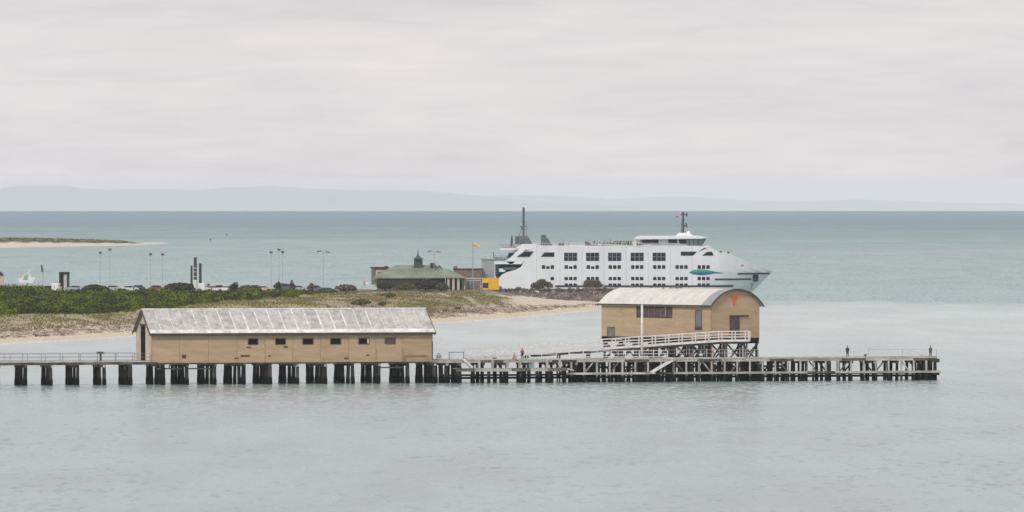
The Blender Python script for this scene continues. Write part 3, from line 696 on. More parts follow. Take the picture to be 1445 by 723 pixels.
for (px, py, w, h) in ((259.5, 503.5, 6, 5), (351, 490.5, 6, 1.8), (346, 502.5, 13, 2.6), (334, 506, 6, 2), (403, 490, 6, 2.5), (380, 502.5, 3.5, 2), (413, 497, 2, 5), (489, 506, 7, 2.4), (519, 501.5, 4, 2), (456, 507, 3, 4), (531, 500, 2.5, 16), (568, 499, 2.5, 16)):
    x = S(px, .5)-s_sh0; z = ZP(py, px, .5); MB().box(-w/17.8, w/17.8, -.055, -.02, -h/17.8, h/17.8).build('wall_patch', M_brown if w > 3 else M_walltrim, shed, loc=(x, 0, z))
# bench rails at right end, pipe at corner
b = MB(); xa = S(569, .2)-s_sh0; xb = S(603, .2)-s_sh0; b.bar((xa, -.35, ZP(500.5, 585)), (xb, -.35, ZP(500.5, 585)), .1, .2); b.bar((xa+.1, -.35, ZF), (xa+.1, -.35, ZP(500.5, 585)), .12); b.bar((xb-.2, -.35, ZP(500.5, 585)), (xb+.6, -.35, ZF), .12)
b.build('bench_rail', M_walltrim, shed)
b = MB(); b.bar((Ls+.05, -.14, ZF), (Ls+.05, -.14, ZP(482, 608)), .13); b.build('downpipe', M_brown, shed)
# gable end walls, open doorway on the left
def gable(x, name, m, door):
    b = MB(); t = .12
    zz = lambda y: ZE + (ZR-ZE)*(1-abs(y-Wd/2)/(Wd/2))
    n = 26
    for i in range(n):
        a = Wd*i/n; c = Wd*(i+1)/n-.03
        z0 = ZF
        if door and 3.1 < (a+c)/2 < 7.4: z0 = ZE+.9
        b.hexa([(x-t, a, z0), (x, a, z0), (x, c, z0), (x-t, c, z0), (x-t, a, zz(a)-.05), (x, a, zz(a)-.05), (x, c, zz(c)-.05), (x-t, c, zz(c)-.05)])
    b.build(name, m, shed)
gable(.12, 'gable_wall', M_wallpale, True); gable(Ls, 'gable_wall', M_wall, False)
dr = MB().box(.0, .08, 3.1, 4.1, ZF, ZE+.85).build('sliding_door', M_wallpale, shed)
MB().box(-.06, .0, 2.6, 7.6, ZE+.9, ZE+1.15).build('door_head', M_brown, shed)
MB().box(.15, Ls-.15, Wd-.2, Wd-.05, ZF, ZE).build('back_wall', M_wall, shed)
MB().box(0, Ls, .1, Wd-.1, ZF-.12, ZF-.04).build('floor', M_beam, shed)
MB().box(1.5, 1.6, 2.6, Wd-2.6, ZF, ZE+1.3).build('interior_dark', M_dark, shed)  # near-black sheet standing for the unlit interior behind the doorway
# roof: sheets 2 m wide with bleached laps
ovx = .4; sl = (ZR-ZE)/(Wd/2); npn = 23; rw = (Ls+2*ovx)/npn; ey = -.62
def roof_sheet(side):
    b = MB(); n = 14; prof = [(rw*i/n, .03*math.cos(i*math.pi)) for i in range(n+1)]
    y0, y1 = (ey, Wd/2) if side == 0 else (Wd-ey, Wd/2); z0 = ZE + sl*ey; vs = []
    rws = 4
    for k in range(rws+1):
        f = k/rws
        for (x, zz) in prof: vs.append((x, y0+(y1-y0)*f, z0+(ZR-z0)*f+zz+.12-.03*f))
    q = n+1
    b.add(vs, [(k*q+i, k*q+i+1, (k+1)*q+i+1, (k+1)*q+i) for k in range(rws) for i in range(n)])
    return b.mesh('roof_sheet', M_roofw)
RS = [roof_sheet(0), roof_sheet(1)]
for i in range(npn):
    for sd in (0, 1): link('roof_sheet', RS[sd], shed, (-ovx+i*rw, 0, random.uniform(0, .02)))
    if i:
        x = -ovx+i*rw+random.uniform(-.06, .06); wl = random.uniform(.08, .14) if 5 < i < 19 else random.uniform(.03, .06)
        f1 = random.uniform(.0, .25) if i % 3 else 0; f2 = random.uniform(.85, 1)
        ya = ey+(Wd/2-ey)*f1; yb = ey+(Wd/2-ey)*f2; za = ZE+sl*ya+.19; zb = ZE+sl*yb+.17
        MB().hexa([(x-wl, ya, za-.05), (x+wl, ya, za-.05), (x+wl, yb, zb-.05), (x-wl, yb, zb-.05), (x-wl*.8, ya, za+.02), (x+wl, ya, za+.02), (x+wl*.7, yb, zb+.02), (x-wl, yb, zb+.02)]).build('lap_strip', M_lap, shed)
z0 = ZE+sl*ey
MB().box(-ovx-.1, Ls+ovx+.1, ey-.12, ey+.0, z0-.24, z0+.1).build('gutter', M_brown, shed)
MB().hexa([(-ovx, ey+.05, z0+.13), (Ls+ovx, ey+.05, z0+.13), (Ls+ovx, ey+.85, z0+.13+.8*sl), (-ovx, ey+.85, z0+.13+.8*sl), (-ovx, ey+.05, z0+.2), (Ls+ovx, ey+.05, z0+.2), (Ls+ovx, ey+.85, z0+.2+.8*sl), (-ovx, ey+.85, z0+.2+.8*sl)]).build('eave_flashing', M_lap, shed)
MB().prism([(-ovx-.1, ZR+.02), (Ls+ovx+.1, ZR+.02), (Ls+ovx+.1, ZR+.24), (-ovx-.1, ZR+.24)], Wd/2-.18, Wd/2+.18).build('ridge_cap', M_lap, shed)
for x in (-ovx-.04, Ls+ovx+.02):
    b = MB()
    for y0 in (ey, Wd-ey): b.bar((x, y0, z0-.02), (x, Wd/2, ZR+.05), .1, .34)
    b.build('barge_board', M_brown, shed)
b = MB().rod((-ovx-.05, Wd/2, ZR), (-ovx-.05, Wd/2, ZR+.9), .09, .04); b.build('finial', M_brown, shed)

# ------------------------------------------------------------------ curved roof shed
dN = 1544.5; Np = W(1003, dN, 0); da = 22.0
axx = (849-CX)/F*(dN+da)-Np.x
# solve for the perpendicular gable end reaching column 1071.5
db = 6.0
for _ in range(20):
    bx = (1071.5-CX)/F*(dN+db)-Np.x; db = -axx*bx/da
A_ = Vector((axx, da, 0)); B_ = Vector((bx, db, 0)); La = A_.length; Lb = B_.length
yaw = math.atan2(-A_.y, -A_.x)      # local x runs towards the gable (from far-left corner to N), local y back
cs = empty('curved_roof_shed', Np+A_ , 'tan boat shed on stilts with cream barrel roof and orange triangle', 'shed', rz=yaw)
# local: x 0..La (La = N), y 0..Lb (B_ direction)
ZF2 = zat(477.5, dN); ZE2 = zat(429.5, dN); ZT2 = zat(408.5, dN+db/2)-.1
def cpx(px):   # x on the front wall seen at column px
    c = (px-CX)/F; P0 = Np+A_; dr_ = -A_/La; return (c*P0.y-P0.x)/(dr_.x-c*dr_.y)
def cgy(px):   # y on the gable wall seen at column px
    c = (px-CX)/F; dr_ = B_/Lb; return (c*Np.y-Np.x)/(dr_.x-c*dr_.y)
def czx(py, x): d = (Np+A_ - A_/La*x).y; return zat(py, d)
hz0, hz1 = czx(447.5, cpx(920)), czx(431.8, cpx(920)); hx0, hx1 = cpx(899), cpx(948.5)
nx0, nx1 = cpx(981.5), cpx(990.5); nz0, nz1 = czx(461, nx0), czx(438, nx0)
lx0, lx1 = cpx(857.5), cpx(867.5); lz0, lz1 = czx(475, lx0), czx(462.5, lx0)
cuts = [0, (lx1+hx0)/2*.5+hx0*.25, hx0-.6, hx1+.6, (hx1+nx0)/2+.5, La]
cuts = sorted(cuts)
for i in range(5):
    a, c = cuts[i], cuts[i+1]
    hs = [h for h in ((lx0, lx1, lz0, lz1), (hx0, hx1, hz0, hz1), (nx0, nx1, nz0, nz1)) if a < h[0] and h[1] < c]
    board_panel(a+.01, c-.01, ZF2, ZE2, .22, hs).build('wall_panel', M_wall, cs)
def cwin(name, x0, x1, z0, z1, panes, mg, mf=M_winframe, par=cs):
    b = MB(); t = .07
    for x in (x0, x1): b.box(x-t, x+t, -.08, .06, z0-t, z1+t)
    for z in (z0, z1): b.box(x0+t, x1-t, -.08, .06, z-t, z+t)
    w = b.build(name, mf, par)
    for i in range(panes):
        a = x0+(x1-x0)*i/panes; c = x0+(x1-x0)*(i+1)/panes; MB().box(a+.09, c-.09, -.02, .04, z0+.07, z1-.07).build('pane', mg, w)
cwin('window', hx0, hx1, hz0, hz1, 6, M_maroon, M_brown); cwin('window', nx0, nx1, nz0, nz1, 1, M_glassg); cwin('window', lx0, lx1, lz0, lz1, 1, M_glassg)
MB().box(hx0-.2, hx1+.2, .1, .14, hz0, hz1).build('louvre_back', M_dark, cs)
MB().box(cpx(939.5), cpx(941), -.16, -.08, hz0+.1, hz1).build('rainwater_pipe', M_galv, cs)
MB().box(nx0-.1, nx1+.1, -.1, 0, nz0-.55, nz0-.1).build('sill', M_brown, cs)
MB().box(.0, La-.02, .05, .1, ZF2, ZE2-.01).build('wall_lining', M_walltrim, cs)
Rarc = ((Lb/2)**2+(ZT2-ZE2)**2)/(2*(ZT2-ZE2))
def arc(y, off=0): return ZT2-Rarc+math.sqrt(max((Rarc+off)**2-(y-Lb/2)**2, 0))
def gwall(x, m, name):   # gable in vertical-edge strips following the arch, horizontal boards
    nb = 34; b = MB(); ztop = ZT2-.05
    for i in range(nb):
        a = ZF2+(ztop-ZF2)*i/nb; c = ZF2+(ztop-ZF2)*(i+1)/nb
        def half(z): return Lb/2 if z <= ZE2 else math.sqrt(max(Rarc**2-(z-(ZT2-Rarc))**2, 0))
        h0, h1 = half(a), half(c)
        b.hexa([(x+.035, Lb/2-h0, a), (x+.035, Lb/2+h0, a), (x-.03, Lb/2+h0, a), (x-.03, Lb/2-h0, a), (x+.005, Lb/2-h1, c), (x+.005, Lb/2+h1, c), (x-.03, Lb/2+h1, c), (x-.03, Lb/2-h1, c)])
    b.build(name, m, cs)
gwall(La, M_wall, 'gable_wall'); gwall(0, M_wall, 'gable_wall')
MB().box(.05, La-.05, Lb-.1, Lb, ZF2, ZE2).build('back_wall', M_wall, cs)
MB().box(La-.02, La+.06, -.06, .08, ZF2, ZE2).build('corner_board', M_walltrim, cs)
# roof sheets following the barrel
def barrel(x0, x1, m, name, over=.48, thick=.09, n=18):
    b = MB(); ye = -over; vs = []
    th1 = math.asin(min((Lb/2+over)/(Rarc+.1), .999))
    for k in range(n+1):
        th = -th1+2*th1*k/n
        for rr in (Rarc+.05, Rarc+.05+thick):
            for x in (x0, x1): vs.append((x, Lb/2+rr*math.sin(th), ZT2-Rarc+rr*math.cos(th)))
    f = []
    for k in range(n):
        o = k*4; f += [(o, o+1, o+5, o+4), (o+2, o+6, o+7, o+3), (o, o+4, o+6, o+2), (o+1, o+3, o+7, o+5)]
    f += [(0, 2, 3, 1), (n*4, n*4+1, n*4+3, n*4+2)]
    b.add(vs, f); return b.build(name, m, cs)
nr = 14; x_end = La+.5
for i in range(nr):
    a = -.5+(x_end-2.4+.5)*i/nr; c = -.5+(x_end-2.4+.5)*(i+1)/nr
    barrel(a, c-.015, M_roofc, 'roof_sheet', thick=.08+.012*(i % 2))
barrel(x_end-2.4, x_end, M_roofg, 'roof_end_sheet', thick=.11)
barrel(x_end, x_end+.14, M_brown, 'barge_board', over=.52, thick=.15)
MB().box(-.5, x_end, -.64, -.52, ZE2-.38, ZE2-.16).build('gutter', M_brown, cs)
# door on the gable with its sliding rail
gz_ = lambda py: zat(py, dN+db*.5)
y0, y1 = cgy(1029.5), cgy(1043)
MB().box(La+.03, La+.14, y0, y1, gz_(473.5), gz_(447)).build('door', M_maroon, cs)
MB().box(La+.1, La+.26, y0-.1, cgy(1055.5), gz_(447), gz_(445)).build('door_rail', M_brown, cs)
# orange inverted triangle daymark
yc = cgy(1035.8); b = MB(); hw = (cgy(1041)-cgy(1030))/2; zt_, zm, zb_ = gz_(417.8), gz_(425.5), gz_(431)
b.add([(La+.1, yc-hw, zt_), (La+.1, yc+hw, zt_), (La+.1, yc+.22, zm), (La+.1, yc+.2, zb_), (La+.1, yc-.2, zb_), (La+.1, yc-.22, zm),
       (La+.05, yc-hw, zt_), (La+.05, yc+hw, zt_), (La+.05, yc+.22, zm), (La+.05, yc+.2, zb_), (La+.05, yc-.2, zb_), (La+.05, yc-.22, zm)],
      [(0, 1, 2, 3, 4, 5), (6, 11, 10, 9, 8, 7)]+[(i, 6+i, 6+(i+1) % 6, (i+1) % 6) for i in range(6)])
b.build('triangle_mark', M_orange, cs)
# substructure
MB().box(0, La, 0, Lb, ZF2-.16, ZF2-.01).build('floor', M_pile, cs)
for x in (.2, La*.2, La*.4, La*.6, La*.8, La-.35): MB().box(x-.18, x+.18, -.1, Lb+.1, ZF2-.55, ZF2-.17).build('floor_beam', M_pile, cs)
for y in (.2, Lb-.2): MB().box(0, La, y-.15, y+.15, ZF2-.95, ZF2-.56).build('floor_beam', M_pile, cs)
sm = MB().rod((0, 0, -2), (0, 0, ZF2-.9), .22, .19, 9).mesh('stilt', M_pile)
xs_ = [.4+(La-.8)*i/6 for i in range(7)]; ys_ = [.3, Lb*.35, Lb*.66, Lb-.3]
for x in xs_:
    for y in ys_: link('stilt', sm, cs, (x, y, 0), (0, 0, random.uniform(0, 6)))
zb0, zb1 = 2.9, ZF2-1.0
for x in (xs_[-1], xs_[3], xs_[0]):
    for i in range(3):
        b = MB(); y0, y1 = ys_[i], ys_[i+1]; b.bar((x+.2, y0, zb0), (x+.2, y1, zb1), .1, .24); b.bar((x+.3, y0, zb1), (x+.3, y1, zb0), .1, .24); b.build('cross_brace', M_pile, cs)
for i in range(6):
    b = MB(); x0, x1 = xs_[i], xs_[i+1]; b.bar((x0, .1, zb0), (x1, .1, zb1), .1, .24); b.bar((x0, 0, zb1), (x1, 0, zb0), .1, .24); b.build('cross_brace', M_pile, cs)
    b = MB(); b.bar((x0, Lb, 1), (x1, Lb, zb1), .1, .24); b.build('cross_brace', M_pile, cs)

# ------------------------------------------------------------------ ramp with white rails
ramp_ = empty('access_ramp', O3, 'white railed ramp climbing from the pier to the curved roof shed', 'ramp', rz=TH)
wr0, wr1 = 8.3, 9.9; ra, rb, rc = S(658, wr0), S(1016, wr0), S(1058, wr0)
def ramp_z(s):
    px = 658+(s-ra)/(rb-ra)*(1016-658)
    return float(np.interp(s, [ra, S(848, wr0), rb, rc], [ZP(505.5, 658, wr0), ZP(492, 848, wr0), ZP(480.5, 1016, wr0), ZP(480, 1058, wr0)]))
brk = [ra, S(753, wr0), S(848, wr0), S(932, wr0), rb, rc]
for i in range(5):
    a, c = brk[i], brk[i+1]
    MB().hexa([(a, wr0, ramp_z(a)-.12), (c, wr0, ramp_z(c)-.12), (c, wr1, ramp_z(c)-.12), (a, wr1, ramp_z(a)-.12), (a, wr0, ramp_z(a)), (c, wr0, ramp_z(c)), (c, wr1, ramp_z(c)), (a, wr1, ramp_z(a))]).build('ramp_deck', M_deck, ramp_)
    for w in (wr0-.06, wr1+.06):
        MB().bar((a, w, ramp_z(a)-.08), (c-.02, w, ramp_z(c)-.08), .1, .34).build('stringer', M_white, ramp_)
        MB().bar((a, w, ramp_z(a)-.42), (c-.02, w, ramp_z(c)-.42), .16, .34).build('shade_beam', M_pile, ramp_) if a > S(700, wr0) else None  # dark beam for trestle timbers and the shadow under the ramp
        for hh in ((1.42, .95, .5) if w < 9 else (1.42,)):
            MB().bar((a, w, ramp_z(a)+hh), (c, w, ramp_z(c)+hh), .09, .15 if w < 9 else .12).build('rail', M_white, ramp_)
pm = MB().box(-.075, .075, -.06, .06, -.1, 1.47).mesh('rail_post', M_white); s = ra+.2
while s < rc+.01:
    for w in (wr0-.1, wr1+.1): link('rail_post', pm, ramp_, (s, w, ramp_z(s)))
    s += 2.24
link('rail_post', pm, ramp_, (rc, wr0-.1, ramp_z(rc)))
for px in (700, 745, 790, 832, 872, 912, 952, 990, 1025, 1054):
    s = S(px, wr0); b = MB()
    for w in (wr0+.1, wr1-.1): b.bar((s, w, -1), (s, w, ramp_z(s)-.13), .22)
    b.bar((s, wr0-.1, ramp_z(s)-.35), (s, wr1+.1, ramp_z(s)-.35), .2); b.bar((s+.12, wr0, 3), (s+.12, wr1, ramp_z(s)-.5), .1) if px > 800 else None
    b.build('trestle', M_beam, ramp_)
MB().box(S(1018, wr1), rc, wr1+.12, wr1+2.6, ramp_z(rc)-.15, ramp_z(rc)-.005).build('door_platform', M_deck, ramp_)

# ------------------------------------------------------------------ flagpole and small things on the pier
def onpier(px, w, z=ZD): return O3 + U*S(px, w) + V_*w + Vector((0, 0, z))
fp = empty('white_pole', onpier(906, 1.2), 'tall plain white pole standing on the pier before the curved roof shed', 'pole')
hh = ZP(431, 906, 1.2)-ZD; MB().rod((0, 0, 0), (0, 0, hh), .2, .17, 12).build('shaft', M_white, fp, True)
MB().rod((0, 0, 0), (0, 0, .25), .34, .3, 12).build('base_plate', M_white, fp); MB().rod((0, 0, hh), (0, 0, hh+.12), .2, .08, 12).build('cap', M_white, fp)
sg = empty('lectern_sign', onpier(142, 3.4), 'dark T-shaped stand on the pier walkway left of the long shed', 'stand', rz=TH)
MB().box(-.14, .14, -.12, .12, 0, 1.2).build('pedestal', M_dsteel, sg)
MB().hexa([(-.6, -.4, 1.2), (.5, -.4, 1.2), (.5, .35, 1.3), (-.6, .35, 1.3), (-.6, -.4, 1.33), (.5, -.4, 1.33), (.5, .35, 1.52), (-.6, .35, 1.52)]).build('table_top', M_dsteel, sg)
MB().box(-.3, .3, -.25, .25, 0, .12).build('foot', M_dsteel, sg)
bo = empty('bollard', onpier(1221, 1.5), 'short black mooring bollard on the pier right of the standing angler', 'bollard')
MB().rod((0, 0, 0), (0, 0, .35), .17, .13, 12).build('post', M_rubber, bo); MB().rod((0, 0, .35), (0, 0, .5), .26, .22, 12).build('cap', M_rubber, bo)
bk = empty('bicycle', onpier(619, 2.5), 'dark bicycle parked by the right end of the long shed', 'bicycle', rz=math.radians(60))
def wheel(x):
    b = MB(); n = 16; r = .34
    for i in range(n):
        a, c = 2*math.pi*i/n, 2*math.pi*(i+1)/n; b.bar((x+r*math.cos(a), 0, r+r*math.sin(a)), (x+r*math.cos(c), 0, r+r*math.sin(c)), .045)
    for i in range(8): a = math.pi*i/8; b.bar((x-r*math.cos(a), 0, r-r*math.sin(a)), (x+r*math.cos(a), 0, r+r*math.sin(a)), .008)
    b.build('wheel', M_rubber, bk)
wheel(-.52); wheel(.52)
b = MB()
for p, q in (((-.52, 0, .34), (-.1, 0, .3)), ((-.52, 0, .34), (-.22, 0, .85)), ((-.1, 0, .3), (-.25, 0, .95)), ((-.1, 0, .3), (.38, 0, .82)), ((-.22, 0, .85), (.36, 0, .88)), ((.36, 0, .95), (.52, 0, .34))): b.bar(p, q, .04)
b.build('frame', M_dsteel, bk); MB().box(-.38, -.12, -.07, .07, .94, 1.0).build('saddle', M_rubber, bk); MB().bar((.34, -.28, 1.02), (.34, .28, 1.02), .035).build('handlebar', M_dsteel, bk)
bu = empty('bucket', onpier(748, -1.0, ZL), 'small turquoise bucket on the lower landing stage', 'bucket')
MB().rod((0, 0, 0), (0, 0, .38), .17, .24, 14).build('pail', mat('turquoise_plastic', (.1, .45, .5), .4, .1, 2), bu); MB().bar((-.2, 0, .38), (.2, 0, .5), .02).build('handle', M_galv, bu)

# ------------------------------------------------------------------ people
def skinned(name, pts, edges, rads, m, parent, root=0, lvl=2):
    me = bpy.data.meshes.new(name); me.from_pydata(pts, edges, []); me.materials.append(m)
    o = bpy.data.objects.new(name, me); COL.objects.link(o)
    if parent: o.parent = parent
    sk = o.modifiers.new('skin', 'SKIN'); sk.use_smooth_shade = True
    if not me.skin_vertices: me.skin_vertices.new()
    for i, v in enumerate(me.skin_vertices[0].data): v.radius = (rads[i], rads[i]); v.use_root = (i == root)
    ss = o.modifiers.new('sub', 'SUBSURF'); ss.levels = lvl; ss.render_levels = lvl
    return o
M_skin = mat('skin', (.45, .27, .19), .6, .08, 4)
def cloth(n, c): return mat('cloth_'+n, c, .85, .2, 5)
def person(loc, rz, label, top, bottom, hair, pose='stand', hat=None, hold=None, group='people on the pier'):
    """one continuous body; clothes are thicker skins over it"""
    if pose == 'stand':
        J = dict(pel=(0, 0, .95), wa=(0, -.01, 1.12), ch=(0, -.01, 1.34), nk=(0, 0, 1.50), hd0=(0, -.01, 1.58), hd1=(0, -.02, 1.70), hp1=(.10, 0, .90), kn1=(.12, -.03, .49), an1=(.13, .02, .09), to1=(.15, -.16, .03),
                 hp2=(-.10, 0, .90), kn2=(-.12, -.02, .49), an2=(-.14, .03, .09), to2=(-.17, -.15, .03), sh1=(.19, 0, 1.43), el1=(.26, -.04, 1.15), wr1=(.20, -.24, .98), sh2=(-.19, 0, 1.43), el2=(-.27, -.03, 1.15), wr2=(-.22, -.22, 1.0))
    else:   # sitting on the deck edge / low seat, knees up
        J = dict(pel=(0, 0, .16), wa=(0, .0, .34), ch=(0, -.06, .56), nk=(0, -.10, .72), hd0=(0, -.13, .80), hd1=(0, -.15, .92), hp1=(.1, -.05, .17), kn1=(.16, -.42, .46), an1=(.15, -.62, .08), to1=(.16, -.80, .04),
                 hp2=(-.1, -.05, .17), kn2=(-.17, -.40, .45), an2=(-.16, -.62, .08), to2=(-.18, -.80, .04), sh1=(.19, -.06, .66), el1=(.26, -.2, .44), wr1=(.16, -.42, .5), sh2=(-.19, -.06, .66), el2=(-.26, -.2, .44), wr2=(-.15, -.42, .49))
    R = dict(pel=.15, wa=.13, ch=.16, nk=.055, hd0=.085, hd1=.095, hp1=.10, kn1=.065, an1=.045, to1=.035, hp2=.10, kn2=.065, an2=.045, to2=.035, sh1=.07, el1=.045, wr1=.032, sh2=.07, el2=.045, wr2=.032)
    E = [('pel', 'wa'), ('wa', 'ch'), ('ch', 'nk'), ('nk', 'hd0'), ('hd0', 'hd1'), ('pel', 'hp1'), ('hp1', 'kn1'), ('kn1', 'an1'), ('an1', 'to1'), ('pel', 'hp2'), ('hp2', 'kn2'), ('kn2', 'an2'), ('an2', 'to2'), ('ch', 'sh1'), ('sh1', 'el1'), ('el1', 'wr1'), ('ch', 'sh2'), ('sh2', 'el2'), ('el2', 'wr2')]
    names = list(J); pts = [J[k] for k in names]; rads = [R[k] for k in names]; ed = [(names.index(a), names.index(b_)) for a, b_ in E]
    for sd in (1, 2):    # palm, four fingers, thumb
        w = Vector(J['wr%d' % sd]); e = Vector(J['el%d' % sd]); d = (w-e).normalized(); side = Vector((1 if sd == 1 else -1, 0, 0)); wi = names.index('wr%d' % sd)
        pts.append(tuple(w+d*.07)); rads.append(.03); pi_ = len(pts)-1; ed.append((wi, pi_))
        for q, ln in ((-.028, .06), (-.009, .075), (.01, .07), (.028, .055)):
            pts.append(tuple(w+d*.11+side*q)); rads.append(.010); ed.append((pi_, len(pts)-1))
            pts.append(tuple(w+d*(.11+ln*.7)+side*q+Vector((0, 0, -.025)))); rads.append(.008); ed.append((len(pts)-2, len(pts)-1))
        pts.append(tuple(w+d*.07-side*.045)); rads.append(.011); ed.append((pi_, len(pts)-1))
    body = skinned('person', pts, ed, rads, M_skin, None, 0, 1); body.location = loc; body.rotation_euler = (0, 0, rz)
    tag(body, label, 'person', group)
    def part(name, keys, edges, grow, m):
        ks = list(keys); p = [J[k] for k in ks]; r = [R[k]*grow.get(k, 1.28) for k in ks]
        return skinned(name, p, [(ks.index(a), ks.index(b_)) for a, b_ in edges], r, m, body, 0, 2)
    part('jacket', ['ch', 'wa', 'pel', 'sh1', 'el1', 'wr1', 'sh2', 'el2', 'wr2', 'nk'], [('ch', 'wa'), ('wa', 'pel'), ('ch', 'sh1'), ('sh1', 'el1'), ('el1', 'wr1'), ('ch', 'sh2'), ('sh2', 'el2'), ('el2', 'wr2'), ('ch', 'nk')], {'nk': 1.0, 'pel': 1.15}, top)
    part('trousers', ['pel', 'hp1', 'kn1', 'an1', 'hp2', 'kn2', 'an2'], [('pel', 'hp1'), ('hp1', 'kn1'), ('kn1', 'an1'), ('pel', 'hp2'), ('hp2', 'kn2'), ('kn2', 'an2')], {'pel': 1.1, 'an1': 1.5, 'an2': 1.5}, bottom)
    for sd in (1, 2):
        skinned('shoe', [J['an%d' % sd], J['to%d' % sd]], [(0, 1)], [.06, .05], M_rubber, body, 0, 2)
    hd = Vector(J['hd1']); bm = bmesh.new(); bmesh.ops.create_uvsphere(bm, u_segments=14, v_segments=10, radius=1)
    for v in bm.verts: v.co = Vector((v.co.x*.098, v.co.y*.112+.012, v.co.z*.10+.035))
    bmesh.ops.delete(bm, geom=[v for v in bm.verts if v.co.z < -.0 and v.co.y < -.01], context='VERTS')
    me = bpy.data.meshes.new('hair'); bm.to_mesh(me); bm.free(); me.materials.append(hair); link('hair', me, body, hd)
    f = MB(); f.box(-.012, .012, -.118, -.09, -.03, .01); f.build('nose', M_skin, body, loc=hd)
    e = MB()
    for x in (-.033, .033): e.box(x-.013, x+.013, -.103, -.09, .008, .022)
    e.build('eyes', M_rubber, body, loc=hd); MB().box(-.025, .025, -.098, -.085, -.062, -.052).build('mouth', M_red, body, loc=hd)
    if hat:
        b = MB(); b.rod((0, 0, .06), (0, .0, .075), .19, .17, 16); b.rod((0, 0, .07), (0, 0, .17), .115, .085, 14); b.build('hat', hat, body, loc=hd)
    return body
blk = cloth('black', (.02, .022, .025)); gry = cloth('grey', (.12, .12, .13)); redc = cloth('red', (.4, .05, .07)); pink = cloth('pink', (.5, .3, .28)); tanc = cloth('tan', (.5, .33, .2)); wht = cloth('white', (.8, .8, .8)); olv = cloth('olive', (.1, .1, .07)); hair = cloth('hair', (.03, .022, .016))
p = person(onpier(1196, 5.5), math.radians(200), 'person in dark clothes standing alone on the pier beyond the curved roof shed', blk, blk, hair)
p = person(onpier(1313, 3.0), math.radians(20), 'person in olive grey jacket standing at the seaward end of the pier', olv, blk, hair)
person(onpier(737, .45), math.radians(170), 'person in red top and black trousers standing above the landing stage', redc, blk, hair)
person(onpier(725, .4), math.radians(30), 'person in pink top sitting on the deck edge above the landing stage', pink, pink, hair, 'sit')
person(onpier(989.5, 1.6), math.radians(-20), 'person with a white hat and white top sitting below the curved roof shed', wht, gry, hair, 'sit', wht)
person(onpier(976, 1.5), math.radians(30), 'person in dull red sitting left of the one with the white hat', redc, gry, hair, 'sit')
person(onpier(1006, 2.2), math.radians(80), 'person in tan top standing below the curved roof shed', tanc, tanc, hair)
b = MB(); o_ = onpier(1313, 3.0); b.rod((0, 0, 0), (-3.2, 1.0, 1.0), .022, .008, 6)
fr = b.build('fishing_rod', M_dsteel, None, loc=onpier(1310, 2.2, ZD+.1)); tag(fr, 'thin fishing rod propped low beside the angler at the pier end', 'fishing rod')
eb = empty('tackle_box', onpier(1300, 1.0), 'small pale tackle box on the deck near the pier end', 'box'); MB().box(-.3, .3, -.15, .15, 0, .22).build('body', M_stonew, eb); MB().box(-.31, .31, -.16, .16, .22, .28).build('lid', M_galv, eb)

# ------------------------------------------------------------------ gulls on the curved roof
def gull(x, y, rz, label):
    loc = cs.location + Vector((math.cos(yaw)*x-math.sin(yaw)*y, math.sin(yaw)*x+math.cos(yaw)*y, arc(y, .14)))
    bd = skinned('gull', [(0, -.22, .2), (0, 0, .2), (0, .16, .27), (0, .19, .36), (0, .26, .355)], [(0, 1), (1, 2), (2, 3), (3, 4)], [.03, .09, .06, .045, .01], mat('gull_grey', (.25, .25, .26), .8, .2, 6), None, 1, 1)
    bd.location = loc; bd.rotation_euler = (0, 0, rz); tag(bd, label, 'gull', 'gulls on the curved roof')
    MB().rod((.03, .02, 0), (.03, .02, .14), .01).rod((-.03, .02, 0), (-.03, .02, .14), .01).build('legs', M_rubber, bd)
for i, px in enumerate((909, 913, 921, 924, 929, 932, 941)):
    gull(cpx(px)+random.uniform(-.4, .4), Lb*random.uniform(.28, .5), random.uniform(0, 6), ('leftmost gull', 'second gull from the left', 'third gull from the left', 'middle gull', 'third gull from the right', 'second gull from the right', 'rightmost gull')[i]+' perched on the crest of the cream barrel roof')

# ------------------------------------------------------------------ ferry
DF = 2600.0; KF = F/DF
fer = empty('car_ferry', W(697, DF+8.5, 0), 'large white passenger and car ferry moored behind the breakwater', 'ferry')
fo = W(697, DF, 0)
def fx(px, y=0): return (px-CX)/F*(DF+8.5+y) - fer.location.x    # ship coordinates: x to the bow, y = -8.5 near side
def fz(py, y=-8.5): return zat(py, DF+8.5+y)
TOP = [(703, 394), (708, 388), (716, 384), (728, 380.8), (735, 377), (739, 370.5), (744, 362), (747, 355), (750, 348.5), (757, 346.8), (905, 346.8), (1000, 347.2), (1006, 352), (1014, 356.5), (1028, 358), (1040, 363), (1066, 375), (1080, 380.3), (1091, 383.6)]
def beam(px, py):
    # narrows to the stem; the stem rakes forward with height
    stem = float(np.interp(py, [383, 388, 412, 424], [1091.5, 1086, 1062, 1055])); st0 = float(np.interp(py, [350, 385, 424], [1010, 985, 960]))
    if px <= st0:
        q = float(np.interp(px, [706, 760], [.96, 1])); return 8.5*q
    q = min((px-st0)/(stem-st0), 1); return 8.5*max(1-q**2.1, 0)
